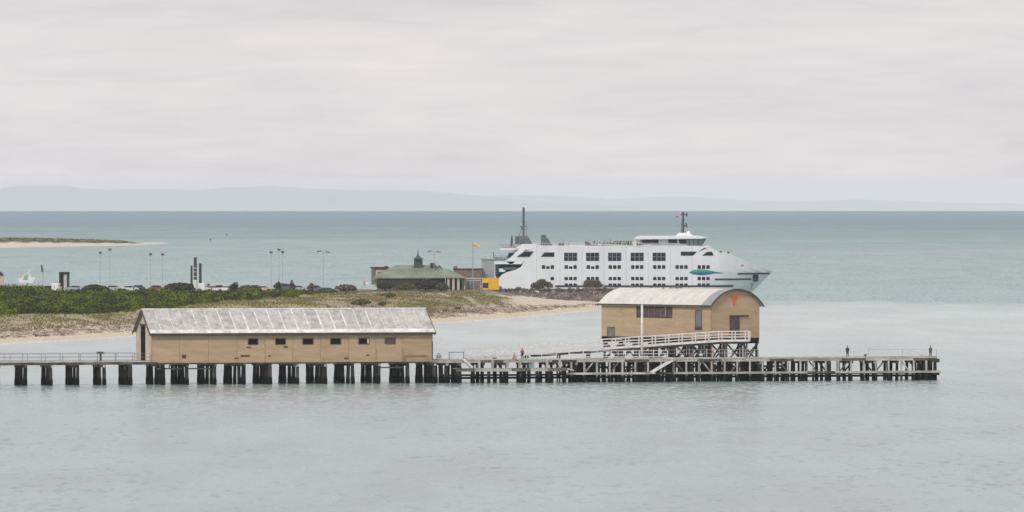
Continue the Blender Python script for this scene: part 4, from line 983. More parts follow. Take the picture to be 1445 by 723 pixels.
def hull():
    pxs = [703, 708, 716, 728, 735, 739, 744, 747, 750, 757] + list(range(770, 985, 16)) + [985, 993, 1000, 1006, 1014, 1021, 1028, 1034, 1040, 1048, 1056, 1066, 1074, 1080, 1086, 1091]
    rows = []; ny = 9
    for px in pxs:
        yt = interp(TOP, px); row = []
        for side in (-1, 1):
            r = []
            for k in range(ny):
                # rows follow the rake: below the chine the sections shrink to the stem
                py = yt + (425-yt)*k/(ny-1)
                stem = float(np.interp(py, [383, 388, 412, 425], [1091.5, 1086, 1062, 1054])); pq = min(px, stem); r.append((fx(pq), side*beam(pq, py), fz(py)))
            row += r if side == -1 else r[::-1]
        rows.append(row)
    n = len(rows[0]); vs = [p for r in rows for p in r]; R = len(rows)
    fs = [(i*n+j, (i+1)*n+j, (i+1)*n+(j+1) % n, i*n+(j+1) % n) for i in range(R-1) for j in range(n)]
    fs += [tuple(range(n)), tuple((R-1)*n+j for j in range(n))[::-1]]
    b = MB().add(vs, fs); o = b.build('hull', M_hull, fer); return o
hull()
def hpt(px, py, off=.05): return (fx(px, 0), -beam(px, py)-off, fz(py))
def hstrip(pts_top, pts_bot, name, m, off=.06):
    n = len(pts_top); vs = [hpt(*p, off) for p in pts_top]+[hpt(*p, off) for p in pts_bot]+[hpt(*p, -.15) for p in pts_top]+[hpt(*p, -.15) for p in pts_bot]
    fs = [(i, i+1, n+i+1, n+i) for i in range(n-1)]+[(i, 2*n+i, 2*n+i+1, i+1) for i in range(n-1)]+[(n+i, n+i+1, 3*n+i+1, 3*n+i) for i in range(n-1)]+[(0, n, 3*n, 2*n), (n-1, 3*n-1, 4*n-1, 2*n-1)]
    return MB().add(vs, fs).build(name, m, fer)
def stripe(p0, p1, y0, y1, name='rubbing_strake', m=M_navy, off=.16):
    xs = np.linspace(p0, p1, 14); return hstrip([(x, y0) for x in xs], [(x, y1) for x in xs], name, m, off)
stripe(1040, 1086, 385.6, 387.6); stripe(1008, 1060, 393.4, 395.4); stripe(783, 1034, 402.8, 405.2)
# vertical frames in the side plating, panel shading painted as a darker grey
for px in (757, 790, 821, 852, 883, 914, 945, 976):
    xs = [px-.35, px+.35]; hstrip([(x, 348.5) for x in xs], [(x, 402) for x in xs], 'plate_frame', mat('plate_shade', (.60, .60, .63), .5, .1, .5), .045)
def hbox(px0, px1, py0, py1, name, m, parent=fer, off=.05, y=-8.5, th=.2):
    return MB().box(fx(px0), fx(px1), y-off, y+th, fz(py1), fz(py0)).build(name, m, parent)
SQ = [805, 836, 867, 898.6, 929.6]
for c in SQ:
    w = hbox(c-9.4, c+9.4, 356.6, 368.6, 'window', M_mull, off=.04)
    for i in range(3):
        for j in range(2):
            a = c-9.0+i*6.1; hbox(a, a+5.2, 357.2+j*5.9, 362.4+j*5.9, 'pane', M_glass, w, .07)
for r_, (y0, y1, cc) in enumerate(((374.4, 379.6, [773]+SQ+[961, 992]), (391, 395.6, [773]+SQ+[961, 992]), (400.2, 404.2, SQ+[961, 992]))):
    for c in cc:
        for i in (-1, 0, 1):
            px = c+i*6.2
            if r_ == 1 and c == 773 and i < 1: continue
            if r_ == 0 and c in (773, 805, 836) and i == 0: hh_ = 1.6
            else: hh_ = 0
            if px+2.4 > 984:
                hstrip([(px-2.3, y0), (px+2.3, y0)], [(px-2.3, y1), (px+2.3, y1)], 'window', M_glass, .05)
            else:
                b = MB(); x0, x1, za, zb = fx(px-2.4), fx(px+2.4), fz(y1), fz(y0+hh_); e = .09
                b.prism([(x0+e, za), (x1-e, za), (x1, za+e), (x1, zb-e), (x1-e, zb), (x0+e, zb), (x0, zb-e), (x0, za+e)], -8.55, -8.3); b.build('window', M_glass, fer)
def poly(pp, name, m, y0, y1, parent=fer): return MB().prism([(fx(a), fz(b_)) for a, b_ in pp], y0, y1).build(name, m, parent)
poly([(763, 362.6), (782, 362.6), (782, 356.4), (768, 356.4)], 'window', M_glass, -8.56, -8.3)
# quarterdeck windows and stern
poly([(729, 362.5), (747, 362.5), (753, 355), (740, 355)], 'window', M_glass, -8.62, -8.2)
poly([(697, 373), (735, 373), (738, 369.2), (697, 369.2)], 'stern_deck', M_hull2, -8.5, 8.5)
poly([(699, 389), (703, 396), (733, 383), (737, 373.2), (699, 373.2)], 'stern_opening', M_glass, -7.2, 7.2)
poly([(700, 386), (702, 389), (704, 386), (704, 373.2), (700, 373.2)], 'stern_pillar', M_dsteel, -8.3, -7.3)
poly([(710, 381), (730, 381), (734, 377.5), (710, 377.5)], 'stern_fitting', M_steel, -8.2, -7.3)
poly([(722, 374), (730, 366), (742, 351), (733, 351), (722, 362), (713, 369)], 'quarter_panel', M_hull2, -8.5, -8.1)
poly([(712, 369), (740, 369), (744, 352), (728, 352), (716, 362)], 'deck_house', M_greyshed, -6.5, 6.5)
poly([(715, 366), (726, 366), (728, 357), (718, 357)], 'window', M_glass, -6.62, -6.4)
poly([(728, 369), (750, 369), (750, 353), (728, 356)], 'quarter_wall', M_hull, -8.4, 8.4)
poly([(733, 352.5), (748, 352.5), (757, 346.9), (757, 344.6), (737, 344.6), (728, 350)], 'upper_deck', M_hull2, -8.45, 8.4)
poly([(706, 353), (736, 353), (738, 350), (706, 350.5)], 'upper_deck', M_hull2, -7, 7)
poly([(707, 350.4), (733, 350.4), (733, 348.4), (709, 348.4)], 'life_rafts', mat('raft_pink', (.45, .33, .33), .7, .2, 1), -6, 6)
b = MB()
for px in range(697, 725, 3): b.bar((fx(px), -8.3, fz(369)), (fx(px), -8.3, fz(361)), .07)
for py in (361, 363.5, 366): b.bar((fx(697), -8.3, fz(py)), (fx(722), -8.3, fz(py)), .06)
b.build('stern_railing', M_steel, fer)
poly([(698, 369.1), (722, 369.1), (722, 364.5), (698, 363.5)], 'bulwark', M_greyshed, -8.2, -8.0)
poly([(703, 384), (712, 384), (716, 379), (703, 379)], 'car_deck_fitting', M_hull2, -7.9, -7.3)
b = MB(); b.bar((fx(697.5), -8.2, fz(370)), (fx(696.5), -8.2, fz(356)), .25); b.build('flag_staff', M_steel, fer)
poly([(703, 399), (706, 394), (712, 391), (712, 408), (703, 408)], 'ramp_hinge', M_greyshed, -4, 4)
# funnels and the after mast
def tap(px0, px1, t0, t1, py0, py1, y0, y1, name, m, parent=fer):
    return MB().hexa([(fx(px0), y0, fz(py1)), (fx(px1), y0, fz(py1)), (fx(px1), y1, fz(py1)), (fx(px0), y1, fz(py1)), (fx(t0), y0*.9, fz(py0)), (fx(t1), y0*.9, fz(py0)), (fx(t1), y1*.9, fz(py0)), (fx(t0), y1*.9, fz(py0))]).build(name, m, parent)
tap(727, 751.5, 727, 745, 333.5, 344.8, -6, -2, 'funnel', M_steel); tap(730, 748, 730, 741, 333.5, 344.8, 2, 6, 'funnel', M_steel)
tap(763, 773, 763.5, 770, 333.8, 346.8, -5.5, -2.5, 'vent_trunk', M_steel); tap(769, 780, 768.5, 772, 336, 346.8, -5.2, -3.5, 'vent_cowl', M_steel)
b = MB(); b.rod((fx(767), -4, fz(334)), (fx(767), -4, fz(331.6)), .9, .5, 10); b.build('vent_cap', M_steel, fer)
b = MB(); mxx = fx(738.8); b.bar((mxx, -3, fz(334)), (mxx, -3, fz(293)), .62, .62); ms = b.build('aft_mast', M_steel, fer)
b = MB(); b.bar((fx(734), -3, fz(320)), (fx(743), -3, fz(320)), .3); b.bar((fx(735), -3, fz(322.5)), (fx(739), -3, fz(322.5)), .5, .6); b.bar((fx(737), -3, fz(305)), (fx(740.5), -3, fz(305)), .2); b.bar((fx(743), -3, fz(334)), (fx(742.3), -3, fz(312)), .12); b.bar((fx(732), -3, fz(334)), (fx(737.8), -3, fz(318)), .15); b.build('crosstree', M_steel, ms)
b = MB(); b.bar((fx(721), -4, fz(349)), (fx(722.5), -4, fz(332.5)), .5, .4); b.bar((fx(724), -4, fz(349)), (fx(722.5), -4, fz(332.5)), .2); b.build('davit', M_steel, fer)
# sun deck: rails, seats, passengers' canopies
b = MB()
for px in range(784, 905, 4): b.bar((fx(px), -8.2, fz(346.9)), (fx(px), -8.2, fz(343)), .06)
b.bar((fx(784), -8.2, fz(343)), (fx(903), -8.2, fz(343)), .07); b.bar((fx(784), -8.2, fz(345)), (fx(903), -8.2, fz(345)), .05); b.build('deck_railing', M_white, fer)
b = MB()
for px in range(827, 900, 3):
    x = fx(px+random.uniform(-1, 1)); y = random.uniform(-7.8, -2); q = random.uniform(.5, 1.3); b.box(x-.18, x+.18, y, y+.3, fz(346.9), fz(346.9)+q)
o = b.build('deck_fittings', M_brown, fer)
b = MB()
for px in list(range(757, 784, 4))+list(range(900, 960, 4)): b.bar((fx(px), -8.3, fz(347)), (fx(px), -8.3, fz(343.4)), .06)
b.bar((fx(757), -8.3, fz(343.4)), (fx(783), -8.3, fz(343.4)), .07); b.bar((fx(900), -8.3, fz(343.4)), (fx(958), -8.3, fz(343.4)), .07); b.build('deck_railing', M_white, fer)
b = MB()
for px in range(706, 738, 4): b.bar((fx(px), -7.1, fz(350.5)), (fx(px), -7.1, fz(345.5)), .06)
b.bar((fx(706), -7.1, fz(345.6)), (fx(736), -7.1, fz(345.6)), .08); b.build('deck_railing', M_dsteel, fer)
poly([(825, 341.8), (830, 341.5), (836, 346.6), (826, 346.6)], 'deck_locker', M_brown, -7.5, -5)
poly([(833, 345.2), (916, 348.3), (920, 345), (921, 344.3), (905, 347), (833, 344)], 'deck_trim', M_white, -8.6, -8.45)
for i, px in enumerate([831, 838, 841, 846, 851, 854, 860, 866, 869, 873, 877, 882, 886, 893, 897, 902, 790, 793, 801]):
    y = random.uniform(-7.5, 2); m = (M_red, M_brown, M_dsteel, mat('raft_pink', (.45, .33, .33)), M_navy)[i % 5]; hgt = random.uniform(1.1, 1.7)
    b = MB(); x = fx(px); b.box(x-.55, x+.55, y, y+.5, fz(346.9), fz(346.9)+.62); b.box(x+.25, x+.37, y, y+.5, fz(346.9)+.42, fz(346.9)+hgt); b.build('deck_seat', m, fer)
b = MB()
for px in (868, 876, 884): b.bar((fx(px), -4, fz(347)), (fx(px), -4, fz(341.2)), .12)
b.box(fx(866), fx(887), -5.5, -2.5, fz(341.6), fz(340.9)); b.build('shade_frame', M_brown, fer)
# bridge
poly([(893, 347), (893, 343), (900, 337), (983, 337), (987, 340), (990, 349), (985, 352), (903, 352)], 'bridge_house', M_hull, -7.0, 7.0)
poly([(895, 336.8), (902, 333.4), (986, 333.2), (997, 335.4), (990, 337), (900, 338)], 'bridge_roof', M_hull2, -9.2, 9.2)
for a, c in ((906, 928.5), (943, 955), (958, 968)):
    poly([(a, 344), (c, 344), (c, 338.2), (a-1, 338.2)], 'bridge_window', M_glass, -7.12, -6.8)
for px in (913, 921): hbox(px-.3, px+.3, 338.2, 344, 'mullion', M_navy, y=-7.1)
# glazed bridge wing leaning outward
wv = [(fx(967), -8.9, fz(338)), (fx(995), -8.9, fz(336.5)), (fx(987), -7.4, fz(349.5)), (fx(971), -7.2, fz(350))]
b = MB().add([wv[0], wv[1], wv[2], wv[3]]+[(p[0], p[1]+15.5 if i < 2 else p[1]+14.6, p[2]) for i, p in enumerate(wv)], [(0, 1, 2, 3), (4, 7, 6, 5), (0, 4, 5, 1), (1, 5, 6, 2), (2, 6, 7, 3), (3, 7, 4, 0)]); b.build('bridge_wing_glass', M_tint, fer)
b = MB()
for a, c in ((971, 973), (978, 978), (985, 983.5), (995, 987.2)): b.bar((fx(a), -8.93, fz(337.5)), (fx(c), -7.42, fz(349.6)), .14)
b.build('wing_mullions', M_dsteel, fer)
poly([(978, 356), (984, 356), (997, 347), (1001, 347), (998, 349.5), (988, 351)], 'wing_bracket', M_hull2, -8.55, -7)
poly([(960, 361), (977, 361), (983, 355.2), (960, 355.2)], 'window', M_glass, -8.56, -8.2)
hstrip([(997, 355.5), (1004, 355.5)], [(990, 361), (1006, 361)], 'window', M_glass, .06)
# bridge mast
poly([(953, 333.4), (958, 329), (972, 329), (979, 333.4)], 'mast_base', M_hull2, -3, 3)
b = MB(); mx_ = fx(965); b.bar((fx(964), 0, fz(330, 0)), (fx(964), 0, fz(299, 0)), .5); fm = b.build('fore_mast', M_dsteel, fer)
b = MB(); b.bar((fx(960.5), 0, fz(303, 0)), (fx(969), 0, fz(303, 0)), .25); b.bar((fx(969), 0, fz(306, 0)), (fx(969), 0, fz(300, 0)), .35); b.bar((fx(964), 0, fz(319, 0)), (fx(969.5), 0, fz(319, 0)), .35); b.bar((fx(969), 0, fz(321, 0)), (fx(968), 0, fz(314.5, 0)), .4); b.bar((fx(962), 0, fz(311, 0)), (fx(966.5), 0, fz(311, 0)), .3); b.bar((fx(961.5), 0, fz(330, 0)), (fx(961.5), 0, fz(313, 0)), .15); b.build('radar_arms', M_dsteel, fm)
b = MB(); b.rod((fx(971.5), -2, fz(329)), (fx(971.5), -2, fz(326.5)), .55, .35, 12); b.build('radar_dome', M_hull2, fer)
b = MB().add([(fx(953), 0, fz(304.8, 0)), (fx(957.5), .1, fz(305.2, 0)), (fx(957), .05, fz(307.6, 0)), (fx(953), 0, fz(307.6, 0)), (fx(953), .05, fz(304.8, 0)), (fx(957.5), .15, fz(305.2, 0)), (fx(957), .1, fz(307.6, 0)), (fx(953), .05, fz(307.6, 0))], [(0, 1, 2, 3), (7, 6, 5, 4), (0, 4, 5, 1), (1, 5, 6, 2), (2, 6, 7, 3), (3, 7, 4, 0)])
fl = b.build('red_flag', mat('flag_red', (.75, .06, .06), .7, .1, 2), fer); MB().bar((fx(957.8), .08, fz(333)), (fx(957.6), .08, fz(303.5)), .05).build('halyard', M_galv, fer)
# bow fittings, anchor, logo
for px, py in ((1016, 356.5), (1027, 357.5), (1063, 377.5)):
    b = MB(); x, y, z = hpt(px, py, -.6); b.rod((x, y, z-.6), (x, y, z+.4), .3, .3, 8); b.build('bollard', M_dsteel, fer)
hstrip([(1062, 388.5), (1066, 387.8), (1070, 388.5)], [(1062, 397), (1066, 398.5), (1070, 397)], 'anchor_pocket', M_navy, .08)
b = MB(); x, y, z = hpt(1066, 393, .25); b.bar((x, y, z+.9), (x, y, z-.8), .25); b.bar((x-.7, y, z-.1), (x, y, z-.8), .25); b.bar((x+.7, y, z-.1), (x, y, z-.8), .25); b.build('anchor', M_dsteel, fer)
hstrip([(1060, 399), (1063.5, 401)], [(1059, 409), (1060.5, 409)], 'rust_stain', mat('rust', (.5, .38, .27), .8, .2, 1), .03)
hstrip([(1045, 373.5), (1049, 373.5)], [(1045, 376.5), (1048, 376.5)], 'hawse_fitting', M_greyshed, .05)
def logo():
    m = bpy.data.materials.new('logo_paint'); m.use_nodes = True; t = m.node_tree; p = t.nodes['Principled BSDF']; p.inputs['Roughness'].default_value = .4
    g = t.nodes.new('ShaderNodeTexCoord'); sp = t.nodes.new('ShaderNodeSeparateXYZ'); t.links.new(g.outputs['Generated'], sp.inputs[0]); r = t.nodes.new('ShaderNodeValToRGB')
    e = r.color_ramp.elements; e.new(.5); e.new(.5)
    for el, (q, c) in zip(e, ((0, (.015, .05, .2)), (.35, (.02, .12, .3)), (.58, (.03, .3, .27)), (1, (.16, .42, .2)))): el.position = q; el.color = (*c, 1)
    t.links.new(sp.outputs[2], r.inputs[0]); t.links.new(r.outputs[0], p.inputs['Base Color'])
    xs = np.linspace(971.5, 1021, 18); top = [(x, float(np.interp(x, [971.5, 978, 988, 1000, 1010, 1021], [384.6, 380.9, 379.8, 381.6, 384, 385.6]))) for x in xs]; bot = [(x, float(np.interp(x, [971.5, 978, 988, 1000, 1008, 1021], [385, 387.6, 388.6, 387.6, 386, 386]))) for x in xs]
    hstrip(top, bot, 'wave_logo', m, .05)
logo()
# ------------------------------------------------------------------ foreshore things behind the dunes
def lamp(px, top, dbl, label, d=2475):
    e = empty('light_mast', W(px, d, 3.6), label, 'light mast', 'light masts along the foreshore'); h = zat(top, d)-3.6
    MB().rod((0, 0, 0), (0, 0, h), .08, .06, 8).build('pole', M_greyshed, e)
    if dbl:
        MB().bar((-1.0, 0, h+.25), (1.0, 0, h-.1), .1).build('arm', M_galv, e)
        for s_ in (-1, 1): MB().box(-.55, .55, -.3, .3, -.14, .14).build('lamp_head', M_steel, e, loc=(s_*1.15, 0, h+.2 if s_ < 0 else h+.02)).rotation_euler = (0, .2*s_, 0)
    else:
        MB().hexa([(-.34, -.34, -.35), (.34, -.34, -.35), (.34, .34, -.35), (-.34, .34, -.35), (-.42, -.42, .2), (.42, -.42, .2), (.42, .42, .2), (-.42, .42, .2)]).build('lamp_head', M_steel, e, loc=(0, 0, h))
for px, top, dbl, lb in ((141.3, 356.5, 0, 'leftmost pale light mast, shorter of the left pair'), (155.2, 352, 0, 'taller light mast of the left pair above the dark shrub'), (212.5, 358.5, 0, 'light mast third from the left, standing above the scrub'), (229.5, 359, 0, 'light mast just left of the broad dark shrub and dark posts'),
                         (382.5, 356, 0, 'left light mast of the cluster of three'), (393.6, 352.3, 0, 'middle and tallest light mast of the cluster of three'), (398.8, 355.5, 0, 'right light mast of the cluster of three'), (456.5, 356, 1, 'double-headed light mast left of the green-roofed terminal'), (612.5, 355.8, 1, 'double-headed light mast rising behind the terminal roof')): lamp(px, top, dbl, lb)
for px, top, w, lb in ((270.3, 377, .55, 'shortest leftmost of the three dark posts'), (275.6, 365.3, .8, 'tallest middle one of the three dark posts, pale collar at its foot'), (282.6, 373.5, .7, 'right one of the three dark posts')):
    e = empty('dark_post', W(px, 2470, 3.6), lb, 'post', 'three dark posts above the scrub'); h = zat(top, 2470)-3.6
    MB().rod((0, 0, 0), (0, 0, h), w*.55, w*.5, 10).build('shaft', M_dsteel, e); MB().rod((0, 0, h), (0, 0, h+.35), w*.65, w*.4, 10).build('cap', M_dsteel, e)
    if top < 370:
        MB().rod((0, 0, 0), (0, 0, 3.3), w*.62, w*.6, 10).build('pale_collar', M_white, e)
        for q in (4, 5.2, 6.2): MB().rod((0, 0, q), (0, 0, q+.3), w*.6, w*.6, 10).build('band', M_greyshed, e)
e = empty('portal_frame', W(90.5, 2465, 3.4), 'black portal frame with a pale panel for the light through its opening, standing above the scrub', 'frame'); k = F/2465; ht = zat(384, 2465)-3.4
MB().box(-7/k, -4.2/k, -.4, .4, 0, ht-.7).build('post', M_rubber, e); MB().box(3.6/k, 7.5/k, -.4, .4, 0, ht-.7).build('post', M_dsteel, e); MB().box(-7.2/k, 7.7/k, -.45, .45, ht-.69, ht).build('lintel', M_rubber, e)
MB().box(-4.15/k, -.8/k, -.1, .2, 0, ht-.7).build('dark_panel', M_rubber, e); MB().box(-.75/k, 1.6/k, -.1, .2, .2, ht-.8).build('light_gap', M_stonew, e)  # pale strip stands for light showing through the opening
# small boat with green canopy on the left
e = empty('boat', W(38, 2500, 3.3), 'white boat with green upper works and a leaning boom on the left edge', 'boat'); kk = F/2500
def bz(py): return zat(py, 2500)-3.3
MB().prism([(-11/kk, bz(399)), (9/kk, bz(399)), (12/kk, bz(391.5)), (-12/kk, bz(393))], -1.3, 1.3).build('hull', M_hull2, e)
MB().prism([(-7/kk, bz(393)), (6/kk, bz(392)), (5/kk, bz(386)), (-4/kk, bz(387))], -1, 1).build('cabin', M_white, e)
MB().prism([(-5/kk, bz(395)), (1/kk, bz(395)), (1/kk, bz(387)), (-3/kk, bz(389))], -1.4, -1.0).build('side_panel', mat('sea_green', (.2, .48, .33), .6, .1, 1), e)
MB().bar((-1, -.5, bz(391)), (10/kk, -.5, bz(378)), .22).build('boom', mat('pale_green', (.5, .72, .55), .6, .1, 1), e)
e = empty('channel_marker', W(60, 2560, 0), 'thin dark marker post leaning in the water behind the left scrub', 'marker'); MB().bar((0, 0, 0), (.2, 0, zat(377, 2560)), .16).build('post', M_galv, e); MB().bar((-.1, 0, zat(384, 2560)), (-.25, 0, zat(374, 2560)), .4).build('topmark', M_dsteel, e)
e = empty('kiosk', W(0, 2490, 3.4), 'small dark topped kiosk at the left edge of the picture', 'kiosk'); MB().box(-1.6, .9, -1, 1, 0, zat(389, 2490)-3.4).build('wall', M_stonew, e); MB().prism([(-1.8, zat(389, 2490)-3.39), (1.1, zat(389, 2490)-3.39), (.2, zat(383.5, 2490)-3.4), (-1, zat(383.5, 2490)-3.4)], -1.2, 1.2).build('roof', M_dsteel, e)
# cars in the foreshore car park
CW = [('white', (.75, .75, .75)), ('silver', (.45, .47, .5)), ('blue', (.12, .18, .3)), ('red', (.26, .1, .085)), ('dark grey', (.06, .065, .07)), ('pale pink', (.7, .52, .5))]
def car(px, d, ci, rz, label, van=False, z=4.1):
    e = empty('van' if van else 'parked_car', W(px, d, z), label, 'van' if van else 'car', 'cars parked on the foreshore', rz)
    cm = mat('carpaint_'+CW[ci][0].replace(' ', '_'), CW[ci][1], .3, .03, 1, spec=.5); Lc = 2.25; hb = .88; hr = 2.1 if van else 1.45
    prof = [(-Lc, .3), (Lc, .3), (Lc, .75), (Lc-.3, hb), (1.0, .98), (-Lc+.15, 1.0), (-Lc, .8)]
    if van: prof = [(-Lc, .3), (Lc, .3), (Lc, .9), (1.6, 1.15), (1.0, hr), (-Lc+.1, hr), (-Lc, 1.9)]
    MB().prism(prof, -.88, .88).build('body', cm, e)
    if not van:
        MB().prism([(-1.75, .99), (1.15, .98), (.45, hr-.08), (-1.35, hr-.08)], -.76, .76).build('windows', M_glass, e)
        MB().prism([(-1.4, hr-.1), (.5, hr-.1), (.3, hr), (-1.25, hr)], -.78, .78).build('roof', cm, e)
    else:
        MB().prism([(1.12, 1.25), (1.52, 1.22), (1.08, 1.95), (.9, 1.95)], -.9, .9).build('windshield', M_glass, e); MB().box(-.2, .8, -.9, .9, 1.3, 1.9).build('windows', M_glass, e)
    for x in (-1.4, 1.4):
        for y in (-.85, .85): MB().rod((x, y-.1, .32), (x, y+.1, .32), .32, .32, 12).build('wheel', M_rubber, e)
    for y in (-.6, .6): MB().box(Lc-.02, Lc+.04, y-.18, y+.18, .6, .74).build('headlight', M_galv, e)
for a in ((70, 2452, 4, .3, 'dark car left of the white vehicles below the portal frame'), (80, 2448, 0, 1.4, 'white van parked just below the portal frame', True), (108, 2456, 1, .2, 'silver car between the portal frame and the dark shrub'), (161, 2462, 1, 0, 'silver car right of the dark skyline shrub'),
          (184, 2455, 0, .1, 'white car in the gap between the second and third light masts'), (196, 2470, 2, 1.2, 'blue car behind the low shrub near the third light mast'), (222, 2462, 3, .2, 'red car at the foot of the fourth light mast'), (240, 2475, 0, .1, 'white car half hidden behind the broad dark shrub'), (289, 2452, 0, 1.2, 'white van parked right of the three dark posts', True), (302, 2450, 0, .2, 'white car right of the white van by the dark posts'), (320, 2452, 0, 1.3, 'white car left of the narrow upright shrub'),
          (311, 2468, 3, .2, 'red car behind the white cars by the dark posts'), (371, 2450, 5, .1, 'pale pink car left of the cluster of three light masts'), (363, 2468, 2, .2, 'blue car behind the wide olive shrub'), (421, 2460, 1, .1, 'silver car between the cluster of masts and the double mast'), (446, 2462, 2, .2, 'blue car at the foot of the double-headed light mast')):
    car(a[0], a[1], a[2], a[3], a[4], len(a) > 5)
e = empty('hut', W(405.5, 2462, 3.7), 'small blue-grey block between two dark shrubs in the car park', 'building'); MB().box(-1.3, 1.3, -1.5, 1.5, 0, 1.9).build('wall', mat('blue_grey_wall', (.1, .11, .17), .7, .15, 1), e); MB().prism([(-1.5, 1.91), (1.5, 1.91), (1.5, 2.05), (-1.5, 2.4)], -1.7, 1.7).build('roof', M_dsteel, e)
# ------------------------------------------------------------------ terminal with green roof
DT = 2478; kt = F/DT; T = empty('ferry_terminal', W(590, DT, 3.7), 'ferry terminal with broad pale green hipped roof and a small cupola', 'building')
def tx(px): return (px-590)/kt
def tz(py): return zat(py, DT)-3.7
def hip(px0, px1, r0, r1, pe, pr, y0, y1, name, m, parent=T):
    ym = (y0+y1)/2; x0, x1, a, c = tx(px0), tx(px1), tx(r0), tx(r1); ze, zr = tz(pe), tz(pr)
    return MB().add([(x0, y0, ze), (x1, y0, ze), (x1, y1, ze), (x0, y1, ze), (a, ym, zr), (c, ym, zr), (x0, y0, ze-.25), (x1, y0, ze-.25), (x1, y1, ze-.25), (x0, y1, ze-.25)],
                    [(0, 1, 5, 4), (1, 2, 5), (2, 3, 4, 5), (3, 0, 4), (0, 6, 7, 1), (1, 7, 8, 2), (2, 8, 9, 3), (3, 9, 6, 0), (9, 8, 7, 6)]).build(name, m, parent)
hip(526, 634, 558, 616, 391.5, 374.5, -7, 7, 'roof', M_greenroof); hip(600, 656, 618, 632, 391.2, 379, -8.5, 1, 'roof', M_greenroof)
MB().prism([(tx(613.5), tz(381.5)), (tx(627), tz(381.5)), (tx(620), tz(374))], -4.2, -1).build('gablet', M_greend, T)
MB().prism([(tx(615), tz(382)), (tx(627.5), tz(382)), (tx(620), tz(376.5))], -4.6, -4.2).build('gablet_roof', M_greenroof, T)
b = MB().box(tx(607), tx(614), -2, 0, tz(376.5), tz(371.3)); b.build('roof_vent', M_dsteel, T)
MB().box(tx(532), tx(628), -5.2, 5.5, -.2, tz(392.2)).build('wall', mat('shaded_verandah_wall', (.16, .15, .13), .8, .2, .6), T)  # wall colour darkened to hold the shade under the roof
MB().box(tx(534), tx(622), -5.3, -5.2, tz(400), tz(394.5)).build('window', M_glassg, T)
for px in (540, 556, 572, 588, 604, 620): MB().box(tx(px)-.12, tx(px)+.12, -6.8, -6.56, -.2, tz(392)).build('verandah_post', M_greend, T)
for px in (633, 640, 647, 653.5): MB().box(tx(px)-.32, tx(px)+.32, -8.1, -7.5, -.4, tz(391.8)).build('column', M_stonew if px != 653.5 else M_greend, T)
MB().box(tx(629), tx(652), -3, -2.8, -.2, tz(392)).build('porch_wall', M_greend, T)
cu = MB().box(tx(584), tx(596.5), -1.5, 1.5, tz(377.5), tz(371.5)).build('cupola', M_greend, T)
for px in (585, 588.5, 592, 595.5): MB().box(tx(px)-.13, tx(px)+.13, -1.5, 1.5, tz(371.49), tz(366)).build('cupola_post', M_greend, cu)
MB().box(tx(586), tx(595), -.8, .8, tz(371.4), tz(366.1)).build('cupola_glass', M_glassg, cu)
MB().add([(tx(582.5), -1.9, tz(366)), (tx(598), -1.9, tz(366)), (tx(598), 1.9, tz(366)), (tx(582.5), 1.9, tz(366)), (tx(589), 0, tz(361)), (tx(590.5), 0, tz(361))], [(0, 1, 5, 4), (1, 2, 5), (2, 3, 4, 5), (3, 0, 4), (3, 2, 1, 0)]).build('cupola_roof', M_greend, cu)
MB().rod((tx(589.7), 0, tz(361.3)), (tx(589.7), 0, tz(352.5)), .3, .05, 6).build('spire', M_steel, cu)
def block(name, px0, px1, pt, pb, d, dep, m, label, cat, kids=()):
    c = (px0+px1)/2; kd = F/d; base = zat(pb, d); e = empty(name, W(c, d, base), label, cat); x = (px1-px0)/2/kd; h = zat(pt, d)-base
    MB().box(-x, x, 0, dep, 0, h).build('wall', m, e); return e, x, h
e, x, h = block('brick_building', 524, 547, 378.5, 402, 2492, 8, M_brick, 'dark brown brick block behind the left end of the terminal', 'building')
MB().prism([(-x-.3, h), (x+.5, h), (x-.2, h+.5), (x-.8, h+.5), (x-1.2, h+.25), (-x-.3, h+.25)], -.3, 8.3).build('roof', M_brown, e); MB().box(-x+1.2, x-.7, -.06, 0, h-2.8, h-.6).build('window', M_stonew, e); MB().box(-x+1.6, x-1.1, -.1, -.06, h-2.2, h-1).build('pane', M_brick, e)
e, x, h = block('brick_wing', 640, 680, 380.5, 403, 2496, 7, M_brick, 'long brown brick building behind the windsock pole', 'building')
MB().box(-x-.2, x+.2, -.2, 7.2, h, h+.25).build('roof', M_brown, e); MB().box(-x, -x+1, 0, 1, h+.26, h+.9).build('chimney', M_brick, e)
e, x, h = block('gate_building', 656, 678, 394, 409, 2474, 4, M_stonew, 'pale open-fronted shelter left of the yellow box', 'shelter')
MB().box(-x-.2, x+.2, -.3, 4.2, h, h+.25).build('roof', M_stonew, e)
for q in (-.72, -.3, .15, .55): MB().box(x*q, x*q+.75, -.06, .0, .1, h-.5).build('opening', (M_glassg if q != .55 else M_brick), e)
e, x, h = block('ribbed_building', 679.5, 697.5, 366.5, 396, 2500, 5, M_greyshed, 'pale grey ribbed building just left of the ferry stern', 'building')
for i in range(9): MB().box(-.09, .09, -.1, 0, 0, h-.5).build('rib', M_greyshed, e, loc=(-x+.3+i*(2*x-.6)/8, 0, 0))
MB().box(-x-.3, x+.1, -.35, 5.2, h, h+.3).build('roof', M_greyshed, e)
MB().box(-x+.1, x-.1, -.14, -.11, .3, 1.6).build('door_band', mat('blue_band', (.25, .33, .42), .6, .1, 1), e)
e, x, h = block('yellow_container', 680.5, 704, 393.2, 409.3, 2466, 3, M_yellow, 'bright yellow cabin beside the ferry stern', 'container')
MB().box(-x+.1, -x+1.6, -.05, 0, .5, 1.8).build('opening', M_navy, e); MB().box(-x-.05, x+.05, -.05, 3.05, h, h+.12).build('roof', M_yellow, e)
